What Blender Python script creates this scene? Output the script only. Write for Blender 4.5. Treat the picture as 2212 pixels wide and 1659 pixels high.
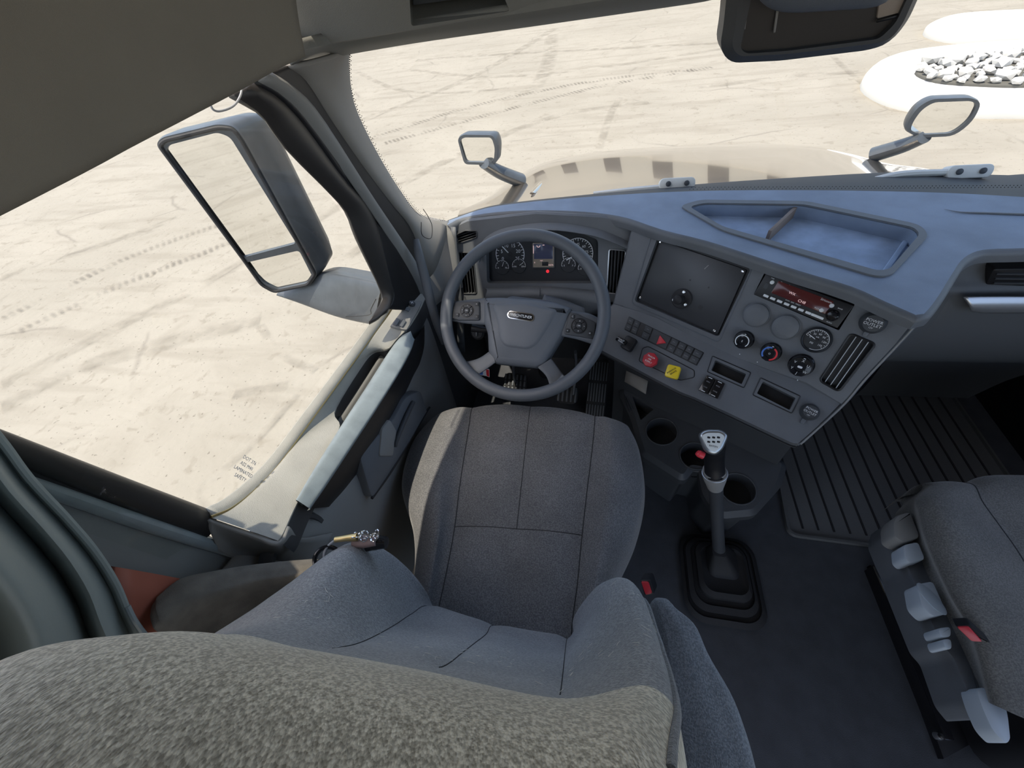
import bpy, bmesh, math, random
from mathutils import Vector, Matrix
from mathutils.geometry import tessellate_polygon
random.seed(7)
V = Vector
for o in list(bpy.data.objects): bpy.data.objects.remove(o)
S = bpy.context.scene
COL = S.collection
# ------------------------------------------------------------------ camera
FPX = 868.0; CX, CY = 1106.0, 829.5
CAM = V((-.42, 0, 1.40))
def _basis(Vx=(-3200, 600), Vz=(1240, 1600)):
    X = -V((Vx[0]-CX, Vx[1]-CY, FPX)); X.normalize()
    D = V((Vz[0]-CX, Vz[1]-CY, FPX)); D.normalize()
    D = (D-X*D.dot(X)).normalized(); Z = -D
    return X, Z.cross(X), Z
BX, BY, BZ = _basis()
cam = bpy.data.objects.new('camera', bpy.data.cameras.new('camera')); COL.objects.link(cam)
right = V((BX.x, BY.x, BZ.x)); down = V((BX.y, BY.y, BZ.y)); fwd = V((BX.z, BY.z, BZ.z))
cam.matrix_world = Matrix.Translation(CAM) @ Matrix((right, -down, -fwd)).transposed().to_4x4()
cam.data.sensor_width = 36; cam.data.lens = FPX/2212*36
cam.data.clip_start = .02; cam.data.clip_end = 400
S.camera = cam
# ------------------------------------------------------------------ world, sun, exposure
S.view_settings.view_transform = 'Standard'; S.view_settings.look = 'None'
S.view_settings.gamma = 1; S.view_settings.use_curve_mapping = False
S.view_settings.exposure = 0.32
W = bpy.data.worlds.new('world'); S.world = W; W.use_nodes = True
wn = W.node_tree.nodes; wl = W.node_tree.links; wn.clear()
sky = wn.new('ShaderNodeTexSky'); sky.sky_type = 'NISHITA'; sky.sun_disc = False
sky.sun_elevation = math.radians(62); sky.sun_rotation = math.radians(230); sky.air_density = 1.0; sky.dust_density = 2.5
hs = wn.new('ShaderNodeHueSaturation'); hs.inputs['Saturation'].default_value = .9
bg = wn.new('ShaderNodeBackground'); bg.inputs[1].default_value = .30
wo = wn.new('ShaderNodeOutputWorld')
wl.new(sky.outputs[0], hs.inputs['Color']); wl.new(hs.outputs[0], bg.inputs[0]); wl.new(bg.outputs[0], wo.inputs[0])
sun = bpy.data.objects.new('sun', bpy.data.lights.new('sun', 'SUN')); COL.objects.link(sun)
sun.data.energy = 4.0; sun.data.angle = math.radians(.6); sun.data.color = (1, .90, .74)
SUND = V((.115, .12, -1)).normalized()
sun.rotation_euler = SUND.to_track_quat('-Z', 'Y').to_euler(); sun.location = (-3, -4, 12)
# ------------------------------------------------------------------ projection helpers: a pixel's sight line met with a real plane
def ray(u, v):
    d = V(((u-CX)/FPX, (v-CY)/FPX, 1)); return V((BX.dot(d), BY.dot(d), BZ.dot(d)))
def px(u, v, x=None, y=None, z=None):
    r = ray(u, v)
    if x is not None: t = (x-CAM.x)/r.x
    elif y is not None: t = (y-CAM.y)/r.y
    else: t = (z-CAM.z)/r.z
    return CAM+r*t
class Fr:
    """flat local frame: a to the right, b down, n out towards the cab"""
    def __init__(s, o, a, b):
        s.o = V(o); s.a = V(a).normalized(); b = V(b); b -= s.a*b.dot(s.a); s.b = b.normalized(); s.n = s.b.cross(s.a)
        if s.n.dot(CAM-s.o) < 0: s.n = -s.n
    def __call__(s, a, b, c=0): return s.o+s.a*a+s.b*b+s.n*c
    def hit(s, u, v, c=0):
        r = ray(u, v); o = s.o+s.n*c; return CAM+r*((o-CAM).dot(s.n)/r.dot(s.n))
    def loc(s, u, v, c=0):
        q = s.hit(u, v, c)-s.o; return (q.dot(s.a), q.dot(s.b))
    def sub(s, a, b, c=0, rot=0):
        ca, sa = math.cos(rot), math.sin(rot)
        return Fr(s(a, b, c), s.a*ca+s.b*sa, s.b*ca-s.a*sa)
    def at(s, u, v, c=0, rot=0):
        a, b = s.loc(u, v, c); return s.sub(a, b, c, rot)
def cr(P, n, closed=False):
    P = [V(p) for p in P]; m = len(P)
    if m == 2: return [P[0].lerp(P[1], i/(n-1)) for i in range(n)]
    out = []
    segs = m if closed else m-1
    for i in range(n):
        t = i*segs/(n if closed else n-1); k = min(int(t), segs-1); f = t-k
        g = (lambda j: P[j % m]) if closed else (lambda j: P[j] if 0 <= j < m else (P[0]*2-P[1] if j < 0 else P[-1]*2-P[-2]))
        p0, p1, p2, p3 = g(k-1), g(k), g(k+1), g(k+2)
        out.append(.5*((2*p1)+(p2-p0)*f+(2*p0-5*p1+4*p2-p3)*f*f+(3*p1-p0-3*p2+p3)*f**3))
    return out
def rr2(w, h, r, n=4):
    r = min(r, w/2-1e-5, h/2-1e-5); out = []
    for cx, cy, a0 in ((w/2-r, h/2-r, 0), (-w/2+r, h/2-r, 90), (-w/2+r, -h/2+r, 180), (w/2-r, -h/2+r, 270)):
        for i in range(n+1):
            a = math.radians(a0+90*i/n); out.append((cx+r*math.cos(a), cy+r*math.sin(a)))
    return out
def circ2(r, n=32, a0=0): return [(r*math.cos(a0+2*math.pi*i/n), r*math.sin(a0+2*math.pi*i/n)) for i in range(n)]
def off2(P, d):
    n = len(P); A = sum(P[i][0]*P[(i+1) % n][1]-P[(i+1) % n][0]*P[i][1] for i in range(n)); sgn = 1 if A > 0 else -1
    out = []
    for i in range(n):
        p0, p1, p2 = V(P[i-1]), V(P[i]), V(P[(i+1) % n])
        e1 = (p1-p0); e2 = (p2-p1)
        if e1.length < 1e-9 or e2.length < 1e-9: out.append(tuple(p1)); continue
        e1.normalize(); e2.normalize()
        n1 = V((-e1.y, e1.x)); n2 = V((-e2.y, e2.x)); m = n1+n2
        if m.length < .2: m = n1
        else: m = m/max(.35, m.length_squared/2)
        out.append((p1.x+m.x*d*sgn, p1.y+m.y*d*sgn))
    return out
def rnd2(P, r, n=4):
    """round the corners of a 2-D polygon"""
    out = []; m = len(P)
    for i in range(m):
        p0, p, p1 = V(P[i-1]), V(P[i]), V(P[(i+1) % m])
        a = (p0-p); b = (p1-p); k = min(r, a.length*.48, b.length*.48)
        q0 = p+a.normalized()*k; q1 = p+b.normalized()*k
        for j in range(n+1):
            t = j/n; out.append(tuple(q0*(1-t)**2+p*2*t*(1-t)+q1*t*t))
    return out
class MB:
    def __init__(s): s.v = []; s.f = []
    def add(s, vs, fs):
        k = len(s.v); s.v += [V(p) for p in vs]; s.f += [tuple(i+k for i in f) for f in fs]; return s
    def grid(s, rows, closed=False, capA=False, capB=False):
        n = len(rows[0]); vs = [p for r in rows for p in r]; fs = []
        for i in range(len(rows)-1):
            for j in range(n if closed else n-1):
                k = (j+1) % n; fs.append((i*n+j, i*n+k, (i+1)*n+k, (i+1)*n+j))
        if capA: fs.append(tuple(range(n))[::-1])
        if capB: fs.append(tuple((len(rows)-1)*n+i for i in range(n)))
        return s.add(vs, fs)
    def loft(s, rows, nu, nv, closed=False, capA=False, capB=False):
        g = loftpts(rows, nu, nv, closed); s.grid(g, closed, capA, capB); return g
    def prism(s, F, P, c0, c1, bev=0, caps=True):
        rings = [[F(a, b, c0) for a, b in P]]
        if bev:
            sg = 1 if c1 > c0 else -1
            rings.append([F(a, b, c1-bev*sg) for a, b in P])
            rings.append([F(a, b, c1-bev*.3*sg) for a, b in off2(P, bev*.3)])
            rings.append([F(a, b, c1) for a, b in off2(P, bev)])
        else: rings.append([F(a, b, c1) for a, b in P])
        return s.grid(rings, True, caps, True)
    def box(s, F, a, b, w, h, c0, c1, r=.002, bev=.001, n=3):
        return s.prism(F, [(a+x, b+y) for x, y in rr2(w, h, r, n)], c0, c1, bev)
    def cyl(s, F, a, b, r, c0, c1, n=32, bev=0):
        return s.prism(F, [(a+x, b+y) for x, y in circ2(r, n)], c0, c1, bev)
    def lathe(s, F, prof, n=40, a=0, b=0):
        return s.grid([[F(a+x, b+y, c) for x, y in circ2(max(r, 1e-5), n)] for r, c in prof], True, True, True)
    def ring(s, F, a, b, r0, r1, c0, c1, n=48):
        return s.grid([[F(a+x, b+y, c) for x, y in circ2(r, n)] for r, c in ((r0, c0), (r0, c1), (r1, c1), (r1, c0), (r0, c0))], True)
    def arc(s, F, a, b, r0, r1, t0, t1, c, n=24):
        rows = []
        for r in (r0, r1):
            rows.append([F(a+r*math.sin(math.radians(t0+(t1-t0)*i/n)), b-r*math.cos(math.radians(t0+(t1-t0)*i/n)), c) for i in range(n+1)])
        return s.grid(rows)
    def bar2(s, F, p, q, w, c):
        p = V(p); q = V(q); d = (q-p).normalized(); m = V((-d.y, d.x))*w/2
        return s.add([F(*(p+m), c), F(*(q+m), c), F(*(q-m), c), F(*(p-m), c)], [(0, 1, 2, 3)])
    def tube(s, P, r, n=12, res=None, closed=False, cap=True, flat=1.0, up=None):
        P = [V(p) for p in P]
        if res: P = cr(P, res, closed)
        m = len(P); R = r if isinstance(r, (list, tuple)) else [r]*2
        nrm = None; rows = []
        for i in range(m):
            t = (P[(i+1) % m]-P[i-1]) if closed else (P[min(i+1, m-1)]-P[max(i-1, 0)])
            t.normalize()
            if nrm is None:
                a = V(up) if up else (V((0, 0, 1)) if abs(t.z) < .9 else V((1, 0, 0))); nrm = (a-t*a.dot(t)).normalized()
            else: nrm = (nrm-t*nrm.dot(t)).normalized()
            bn = t.cross(nrm); q = i/(m-1)*(len(R)-1); k = min(int(q), len(R)-2); rad = R[k]+(R[k+1]-R[k])*(q-k)
            rows.append([P[i]+(nrm*math.cos(2*math.pi*j/n)*flat+bn*math.sin(2*math.pi*j/n))*rad for j in range(n)])
        if closed: rows.append(rows[0])
        return s.grid(rows, True, cap and not closed, cap and not closed)
    def holes(s, F, outer, hl, depth, skirt=0):
        """flat face with real openings; their walls go in by depth"""
        loops = [outer]+hl
        tri = tessellate_polygon([[V((a, b, 0)) for a, b in L] for L in loops])
        pts = [p for L in loops for p in L]
        s.add([F(a, b) for a, b in pts], [tuple(t) for t in tri])
        for L in hl: s.grid([[F(a, b) for a, b in L], [F(a, b, -depth) for a, b in L]], True)
        if skirt: s.grid([[F(a, b) for a, b in outer], [F(a, b, -skirt*.3) for a, b in off2(outer, -skirt*.3)], [F(a, b, -skirt) for a, b in off2(outer, -skirt*.3)]], True)
        return s
def loftpts(rows, nu, nv, closed=False):
    R = [cr(r, nu, closed) for r in rows]
    cols = [cr([R[i][j] for i in range(len(R))], nv) for j in range(nu)]
    return [[cols[j][i] for j in range(nu)] for i in range(nv)]
def build(name, mb, mat, parent=None, ang=35, sub=0, solid=0, off=-1, bev=0, smooth=True):
    me = bpy.data.meshes.new(name); me.from_pydata([tuple(p) for p in mb.v], [], mb.f)
    bm = bmesh.new(); bm.from_mesh(me); bmesh.ops.remove_doubles(bm, verts=bm.verts, dist=1e-6)
    bmesh.ops.recalc_face_normals(bm, faces=bm.faces); bm.to_mesh(me); bm.free()
    if smooth:
        me.shade_smooth()
        me.set_sharp_from_angle(angle=math.radians(ang))
    o = bpy.data.objects.new(name, me); COL.objects.link(o); me.materials.append(mat)
    if solid:
        m = o.modifiers.new('solid', 'SOLIDIFY'); m.thickness = solid; m.offset = off
    if bev:
        m = o.modifiers.new('bevel', 'BEVEL'); m.width = bev; m.segments = 2; m.limit_method = 'ANGLE'
    if sub:
        m = o.modifiers.new('subsurf', 'SUBSURF'); m.levels = m.render_levels = sub
    adopt(o, parent); return o
def adopt(o, parent):
    if parent is not None:
        o.parent = parent; o.matrix_parent_inverse = worldm(parent).inverted()
def worldm(o):
    m = Matrix.Translation(o.location) @ o.rotation_euler.to_matrix().to_4x4()
    if o.parent: m = worldm(o.parent) @ o.matrix_parent_inverse @ m
    return m
def tag(o, label=None, cat=None, group=None, kind=None):
    if label: o['label'] = label
    if cat: o['category'] = cat
    if group: o['group'] = group
    if kind: o['kind'] = kind
    return o
def thing(name, loc, label, cat, group=None, kind=None):
    o = bpy.data.objects.new(name, None); COL.objects.link(o); o.location = loc; o.empty_display_size = .05
    return tag(o, label, cat, group, kind)
def lettering(F, a, b, txt, size, mat, parent, rot=0, c=.0006, name='lettering', ext=.0002, shear=0, sx=1):
    cu = bpy.data.curves.new(name, 'FONT'); cu.body = txt; cu.size = size; cu.align_x = 'CENTER'; cu.align_y = 'CENTER'; cu.extrude = ext; cu.shear = shear
    cu.resolution_u = 2
    t = bpy.data.objects.new(name, cu); me = bpy.data.meshes.new_from_object(t); bpy.data.objects.remove(t)
    me.materials.clear(); me.materials.append(mat)
    G = F.sub(a, b, c, rot)
    M = Matrix((G.a*sx, -G.b, G.n)).transposed().to_4x4(); M.translation = G.o
    me.transform(M)
    o = bpy.data.objects.new(name, me); COL.objects.link(o); adopt(o, parent); return o
# ------------------------------------------------------------------ materials
def mat(name, col, rough=.5, metal=0, bump=0, bscale=300, spec=.5, var=0, vscale=8, coat=0, sheen=0, col2=None, emit=None, es=1):
    m = bpy.data.materials.new(name); m.use_nodes = True; nt = m.node_tree; n = nt.nodes; l = nt.links
    p = n['Principled BSDF']; p.inputs['Base Color'].default_value = (*col, 1); p.inputs['Roughness'].default_value = rough
    p.inputs['Metallic'].default_value = metal; p.inputs['Specular IOR Level'].default_value = spec
    p.inputs['Coat Weight'].default_value = coat; p.inputs['Sheen Weight'].default_value = sheen
    tc = n.new('ShaderNodeTexCoord')
    if bump:
        t = n.new('ShaderNodeTexNoise'); t.inputs['Scale'].default_value = bscale; t.inputs['Detail'].default_value = 3
        b = n.new('ShaderNodeBump'); b.inputs['Strength'].default_value = bump; b.inputs['Distance'].default_value = .001
        l.new(tc.outputs['Object'], t.inputs['Vector']); l.new(t.outputs[0], b.inputs['Height']); l.new(b.outputs[0], p.inputs['Normal'])
    if var:
        t = n.new('ShaderNodeTexNoise'); t.inputs['Scale'].default_value = vscale; t.inputs['Detail'].default_value = 6
        r = n.new('ShaderNodeValToRGB'); r.color_ramp.elements[0].position = .35; r.color_ramp.elements[1].position = .65
        c2 = col2 or tuple(min(1, c*(1+var)) for c in col)
        r.color_ramp.elements[0].color = (*col, 1); r.color_ramp.elements[1].color = (*c2, 1)
        l.new(tc.outputs['Object'], t.inputs['Vector']); l.new(t.outputs[0], r.inputs[0]); l.new(r.outputs[0], p.inputs['Base Color'])
    if emit: p.inputs['Emission Color'].default_value = (*emit, 1); p.inputs['Emission Strength'].default_value = es
    return m
def fabric(name, c1, c2, scale=520, strength=.5, fleck=0.0, lint=0.0, knit=None):
    m = bpy.data.materials.new(name); m.use_nodes = True; nt = m.node_tree; n = nt.nodes; l = nt.links
    p = n['Principled BSDF']; p.inputs['Roughness'].default_value = .95; p.inputs['Specular IOR Level'].default_value = .15
    p.inputs['Sheen Weight'].default_value = .35; p.inputs['Sheen Roughness'].default_value = .4
    tc = n.new('ShaderNodeTexCoord')
    v = n.new('ShaderNodeTexVoronoi'); v.inputs['Scale'].default_value = scale
    nz = n.new('ShaderNodeTexNoise'); nz.inputs['Scale'].default_value = scale*.6; nz.inputs['Detail'].default_value = 4
    mp = n.new('ShaderNodeMapping'); l.new(tc.outputs['Object'], mp.inputs[0])
    if knit: mp.inputs['Rotation'].default_value = knit; mp.inputs['Scale'].default_value = (1, .42, 1)
    l.new(mp.outputs[0], v.inputs['Vector']); l.new(mp.outputs[0], nz.inputs['Vector'])
    mx = n.new('ShaderNodeMix'); mx.data_type = 'RGBA'; mx.inputs['A'].default_value = (*c1, 1); mx.inputs['B'].default_value = (*c2, 1)
    cr_ = n.new('ShaderNodeValToRGB'); cr_.color_ramp.elements[0].position = .40; cr_.color_ramp.elements[1].position = .62
    l.new(nz.outputs[0], cr_.inputs[0]); l.new(cr_.outputs[0], mx.inputs['Factor'])
    big = n.new('ShaderNodeTexNoise'); big.inputs['Scale'].default_value = 9; big.inputs['Detail'].default_value = 5; l.new(tc.outputs['Object'], big.inputs['Vector'])
    br = n.new('ShaderNodeMapRange'); br.inputs[1].default_value = .3; br.inputs[2].default_value = .7; br.inputs[3].default_value = .86; br.inputs[4].default_value = 1.14
    l.new(big.outputs[0], br.inputs[0])
    mu = n.new('ShaderNodeMix'); mu.data_type = 'RGBA'; mu.blend_type = 'MULTIPLY'; mu.inputs['Factor'].default_value = 1
    l.new(mx.outputs['Result'], mu.inputs['A']); l.new(br.outputs[0], mu.inputs['B'])
    last = mu.outputs['Result']
    if lint:
        ln = n.new('ShaderNodeTexNoise'); ln.inputs['Scale'].default_value = 130; ln.inputs['Detail'].default_value = 6; ln.inputs['Distortion'].default_value = 3
        l.new(tc.outputs['Object'], ln.inputs['Vector'])
        lr = n.new('ShaderNodeMapRange'); lr.inputs[1].default_value = .66; lr.inputs[2].default_value = .72; lr.inputs[4].default_value = lint
        l.new(ln.outputs[0], lr.inputs[0])
        m2 = n.new('ShaderNodeMix'); m2.data_type = 'RGBA'; m2.inputs['B'].default_value = (.55, .54, .5, 1)
        l.new(lr.outputs[0], m2.inputs['Factor']); l.new(last, m2.inputs['A']); last = m2.outputs['Result']
    l.new(last, p.inputs['Base Color'])
    b = n.new('ShaderNodeBump'); b.inputs['Strength'].default_value = strength; b.inputs['Distance'].default_value = .0012
    l.new(v.outputs['Distance'], b.inputs['Height']); l.new(b.outputs[0], p.inputs['Normal'])
    return m
def glass_mat(name, tint=(.96, .98, .97), refl=.9):
    m = bpy.data.materials.new(name); m.use_nodes = True; nt = m.node_tree; n = nt.nodes; l = nt.links; n.clear()
    t = n.new('ShaderNodeBsdfTransparent'); t.inputs[0].default_value = (*tint, 1)
    g = n.new('ShaderNodeBsdfGlossy'); g.inputs['Roughness'].default_value = .02
    fr = n.new('ShaderNodeFresnel'); ge = n.new('ShaderNodeNewGeometry'); ir = n.new('ShaderNodeMapRange'); ir.inputs[3].default_value = 1.45; ir.inputs[4].default_value = 1/1.45
    l.new(ge.outputs['Backfacing'], ir.inputs[0]); l.new(ir.outputs[0], fr.inputs[0])          # same reflection from either side of the thin pane
    mm = n.new('ShaderNodeMath'); mm.operation = 'MULTIPLY'; mm.inputs[1].default_value = refl
    mx = n.new('ShaderNodeMixShader'); o = n.new('ShaderNodeOutputMaterial')
    l.new(fr.outputs[0], mm.inputs[0]); l.new(mm.outputs[0], mx.inputs[0]); l.new(t.outputs[0], mx.inputs[1]); l.new(g.outputs[0], mx.inputs[2]); l.new(mx.outputs[0], o.inputs[0])
    return m
M = {}
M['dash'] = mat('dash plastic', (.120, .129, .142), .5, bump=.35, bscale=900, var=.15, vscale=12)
M['dashtop'] = mat('dash top plastic', (.18, .225, .305), .5, bump=.4, bscale=900, var=.28, vscale=9)  # blue of the reflected sky mixed into the plastic colour
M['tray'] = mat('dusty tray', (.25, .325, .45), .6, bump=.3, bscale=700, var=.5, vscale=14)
M['dark'] = mat('dark plastic', (.050, .054, .060), .5, bump=.25, bscale=900)
M['black'] = mat('black plastic', (.010, .010, .012), .45)
M['gloss'] = mat('gloss black', (.012, .012, .014), .12)
M['rubber'] = mat('rubber', (.022, .022, .024), .7, bump=.3, bscale=400)
M['wheel'] = mat('wheel vinyl', (.105, .116, .132), .36, bump=.5, bscale=1300)
M['hub'] = mat('hub plastic', (.120, .133, .152), .45, bump=.5, bscale=1300)
M['silver'] = mat('silver paint', (.55, .57, .6), .3, metal=.7)
M['chrome'] = mat('chrome', (.8, .8, .8), .15, metal=1)
M['brass'] = mat('brass', (.55, .42, .2), .3, metal=.9)
M['bolt'] = mat('zinc bolt', (.7, .7, .68), .25, metal=.8)
M['white'] = mat('white print', (.78, .8, .82), .5)
M['grey_print'] = mat('grey print', (.35, .36, .38), .5)
M['red'] = mat('red plastic', (.50, .03, .045), .35)
M['redlit'] = mat('red hazard lens', (.75, .05, .07), .3)
M['yellow'] = mat('yellow plastic', (.85, .62, .03), .35)
M['blue'] = mat('blue print', (.08, .2, .6), .4)
M['redp'] = mat('red print', (.75, .04, .05), .4)
M['screen'] = mat('screen', (.012, .013, .02), .12, emit=(.02, .025, .05), es=.6)
M['screen2'] = mat('screen warm', (.05, .046, .042), .2, emit=(.05, .045, .04), es=1)
M['radioscr'] = mat('radio display', (.02, .006, .008), .12, emit=(.02, .004, .004), es=1)
M['lcd'] = mat('lit lettering', (.3, .2, .2), .3, emit=(.45, .3, .3), es=1)
M['tell'] = mat('lit red tell-tale', (.8, .02, .02), .3, emit=(1, .03, .05), es=1.2)
M['dial'] = mat('dial face', (.022, .024, .028), .5)
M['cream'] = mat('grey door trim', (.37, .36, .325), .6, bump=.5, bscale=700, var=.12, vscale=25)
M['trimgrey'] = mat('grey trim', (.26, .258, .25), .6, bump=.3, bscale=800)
M['pillar'] = mat('pillar trim', (.27, .255, .235), .65, bump=.3, bscale=800)
M['head'] = mat('headliner', (.215, .194, .158), .9, bump=.5, bscale=1400, var=.15, vscale=5)
M['console'] = mat('overhead console', (.20, .197, .18), .6, bump=.4, bscale=900)
M['bar'] = mat('grab bar plastic', (.21, .245, .26), .35, bump=.2, bscale=500, var=.25, vscale=30)
M['bronze'] = mat('dark seal', (.030, .027, .026), .45)
M['panel_l'] = mat('rear side panel', (.18, .188, .188), .7, bump=.2, bscale=600)
M['brown'] = mat('red brown panel', (.33, .10, .065), .6)
M['curtain'] = mat('curtain vinyl', (.27, .315, .315), .6, bump=.25, bscale=200)
M['seat'] = fabric('seat fabric', (.108, .111, .118), (.185, .187, .192), 650, .5)
M['seatback'] = fabric('backrest fabric', (.185, .192, .205), (.31, .318, .33), 600, .6, lint=.25)
M['knit'] = fabric('near knit fabric', (.42, .39, .32), (.80, .75, .63), 620, 1.0, lint=.12, knit=(0, 0, .35))  # knit colour lifted pale and warm, standing in for window light
M['armf'] = fabric('armrest fabric', (.155, .165, .18), (.25, .262, .28), 700, .6)
M['pseat'] = fabric('passenger fabric', (.12, .118, .112), (.185, .18, .17), 650, .4)
M['seam'] = mat('seam thread', (.03, .031, .034), .9)
M['floor'] = mat('rubber floor', (.048, .052, .060), .6, bump=.5, bscale=500, var=.25, vscale=20)
M['mat'] = mat('rubber mat', (.11, .113, .113), .55, bump=.8, bscale=160)
M['levergrey'] = mat('pale grey lever plastic', (.50, .56, .62), .4)
M['gauge_glass'] = glass_mat('gauge glass')
M['glass'] = glass_mat('window glass', (.94, .955, .94), .8)
M['mirror'] = mat('mirror', (.86, .86, .84), .015, metal=1)
M['mirhouse'] = mat('mirror housing', (.065, .074, .084), .35, bump=.1, bscale=300, var=.2, vscale=30)
M['paint'] = mat('bronze hood paint', (.36, .315, .26), .09, metal=.85, coat=1)
M['cabpaint'] = mat('silver cab paint', (.34, .34, .33), .2, metal=.3, coat=.6)
M['cowl'] = mat('cowl plastic', (.022, .021, .019), .6, bump=.3, bscale=300)
M['wiper'] = mat('wiper grey', (.75, .75, .72), .45)
M['knobplate'] = mat('knob plate', (.74, .77, .75), .3)
M['knobsilver'] = mat('knob silver', (.42, .44, .45), .28, metal=.8)
M['rock'] = mat('pale rock', (.46, .445, .41), .9, var=.25, vscale=1.2)
M['whitewash'] = mat('white island', (.58, .57, .55), .9)
M['rock_shade'] = mat('dark soil', (.10, .095, .08), .95)  # dark tone that stands for the shade between rocks
M['curb'] = mat('kerb', (.62, .60, .55), .9)
def ground_mat():
    m = bpy.data.materials.new('pale yard ground'); m.use_nodes = True; nt = m.node_tree; n = nt.nodes; l = nt.links
    p = n['Principled BSDF']; p.inputs['Roughness'].default_value = .9; p.inputs['Specular IOR Level'].default_value = .2
    tc = n.new('ShaderNodeTexCoord')
    def noise(s, d, dist=0, rot=0, sc=(1, 1, 1)):
        mp = n.new('ShaderNodeMapping'); mp.inputs['Rotation'].default_value = (0, 0, rot); mp.inputs['Scale'].default_value = sc
        l.new(tc.outputs['Object'], mp.inputs[0])
        t = n.new('ShaderNodeTexNoise'); t.inputs['Scale'].default_value = s; t.inputs['Detail'].default_value = d; t.inputs['Distortion'].default_value = dist
        l.new(mp.outputs[0], t.inputs['Vector']); return t.outputs[0]
    def ramp(x, a, b, c0, c1):
        r = n.new('ShaderNodeMapRange'); r.inputs[1].default_value = a; r.inputs[2].default_value = b; r.inputs[3].default_value = c0; r.inputs[4].default_value = c1
        l.new(x, r.inputs[0]); return r.outputs[0]
    def mixc(f, a, b, mode='MIX'):
        x = n.new('ShaderNodeMix'); x.data_type = 'RGBA'; x.blend_type = mode
        if isinstance(f, float): x.inputs['Factor'].default_value = f
        else: l.new(f, x.inputs['Factor'])
        for k, q in (('A', a), ('B', b)):
            if isinstance(q, tuple): x.inputs[k].default_value = (*q, 1)
            else: l.new(q, x.inputs[k])
        return x.outputs['Result']
    c = mixc(ramp(noise(.35, 6), .38, .66, 0, 1), (.325, .298, .248), (.29, .266, .220))
    c = mixc(ramp(noise(1.6, 7, .6), .5, .72, 0, .6), c, (.265, .24, .195))
    c = mixc(ramp(noise(.5, 5, .2, .55, (1, 7, 1)), .53, .66, 0, .55), c, (.245, .22, .178))      # long faint wheel smears
    c = mixc(ramp(noise(6, 6, .5), .60, .70, 0, .55), c, (.215, .19, .15))
    c = mixc(ramp(noise(26, 3), .66, .72, 0, .75), c, (.14, .122, .098))                          # small stones
    v = n.new('ShaderNodeTexVoronoi'); v.feature = 'DISTANCE_TO_EDGE'; v.inputs['Scale'].default_value = .45
    mp = n.new('ShaderNodeMix'); mp.data_type = 'VECTOR'; mp.inputs['Factor'].default_value = .25
    nn = n.new('ShaderNodeTexNoise'); nn.inputs['Scale'].default_value = 1.2; nn.inputs['Detail'].default_value = 6; l.new(tc.outputs['Object'], nn.inputs['Vector'])
    l.new(tc.outputs['Object'], mp.inputs[4]); l.new(nn.outputs[1], mp.inputs[5]); l.new(mp.outputs[1], v.inputs['Vector'])
    l2 = n.new('ShaderNodeMath'); l2.operation = 'MULTIPLY'; l.new(ramp(v.outputs['Distance'], 0, .012, 1, 0), l2.inputs[0]); l.new(ramp(noise(.8, 3), .5, .6, 0, .7), l2.inputs[1])
    c = mixc(l2.outputs[0], c, (.20, .18, .15))
    l.new(c, p.inputs['Base Color'])
    b = n.new('ShaderNodeBump'); b.inputs['Strength'].default_value = .4; b.inputs['Distance'].default_value = .02
    l.new(noise(14, 5), b.inputs['Height']); l.new(b.outputs[0], p.inputs['Normal'])
    return m
M['ground'] = ground_mat()
def track_mat(name, col, alpha, tread=0):
    m = bpy.data.materials.new(name); m.use_nodes = True; nt = m.node_tree; n = nt.nodes; l = nt.links
    p = n['Principled BSDF']; p.inputs['Base Color'].default_value = (*col, 1); p.inputs['Roughness'].default_value = .9; p.inputs['Specular IOR Level'].default_value = .1
    o = n['Material Output']; tc = n.new('ShaderNodeTexCoord'); t = n.new('ShaderNodeTexNoise'); t.inputs['Scale'].default_value = 3.5; t.inputs['Detail'].default_value = 6
    l.new(tc.outputs['Object'], t.inputs['Vector'])
    r = n.new('ShaderNodeMapRange'); r.inputs[1].default_value = .38; r.inputs[2].default_value = .68; r.inputs[4].default_value = alpha; l.new(t.outputs[0], r.inputs[0])
    f = r.outputs[0]
    uv = n.new('ShaderNodeSeparateXYZ'); l.new(tc.outputs['UV'], uv.inputs[0])
    pp = n.new('ShaderNodeMath'); pp.operation = 'PINGPONG'; pp.inputs[1].default_value = .5; l.new(uv.outputs[1], pp.inputs[0])
    e = n.new('ShaderNodeMapRange'); e.inputs[1].default_value = 0; e.inputs[2].default_value = .25; l.new(pp.outputs[0], e.inputs[0])
    mu = n.new('ShaderNodeMath'); mu.operation = 'MULTIPLY'; l.new(f, mu.inputs[0]); l.new(e.outputs[0], mu.inputs[1]); f = mu.outputs[0]
    if tread:
        w = n.new('ShaderNodeTexWave'); w.inputs['Scale'].default_value = tread; w.inputs['Distortion'].default_value = .6; w.bands_direction = 'X'
        l.new(tc.outputs['UV'], w.inputs['Vector'])
        m2 = n.new('ShaderNodeMath'); m2.operation = 'MULTIPLY'; l.new(f, m2.inputs[0]); l.new(w.outputs[1], m2.inputs[1]); f = m2.outputs[0]
    tr = n.new('ShaderNodeBsdfTransparent'); mx = n.new('ShaderNodeMixShader'); l.new(f, mx.inputs[0]); l.new(tr.outputs[0], mx.inputs[1]); l.new(p.outputs[0], mx.inputs[2]); l.new(mx.outputs[0], o.inputs[0])
    return m
M['track'] = track_mat('tyre dust', (.30, .27, .22), .42, 0)
M['tread'] = track_mat('tread print', (.20, .18, .15), .6, 3.5)
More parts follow.
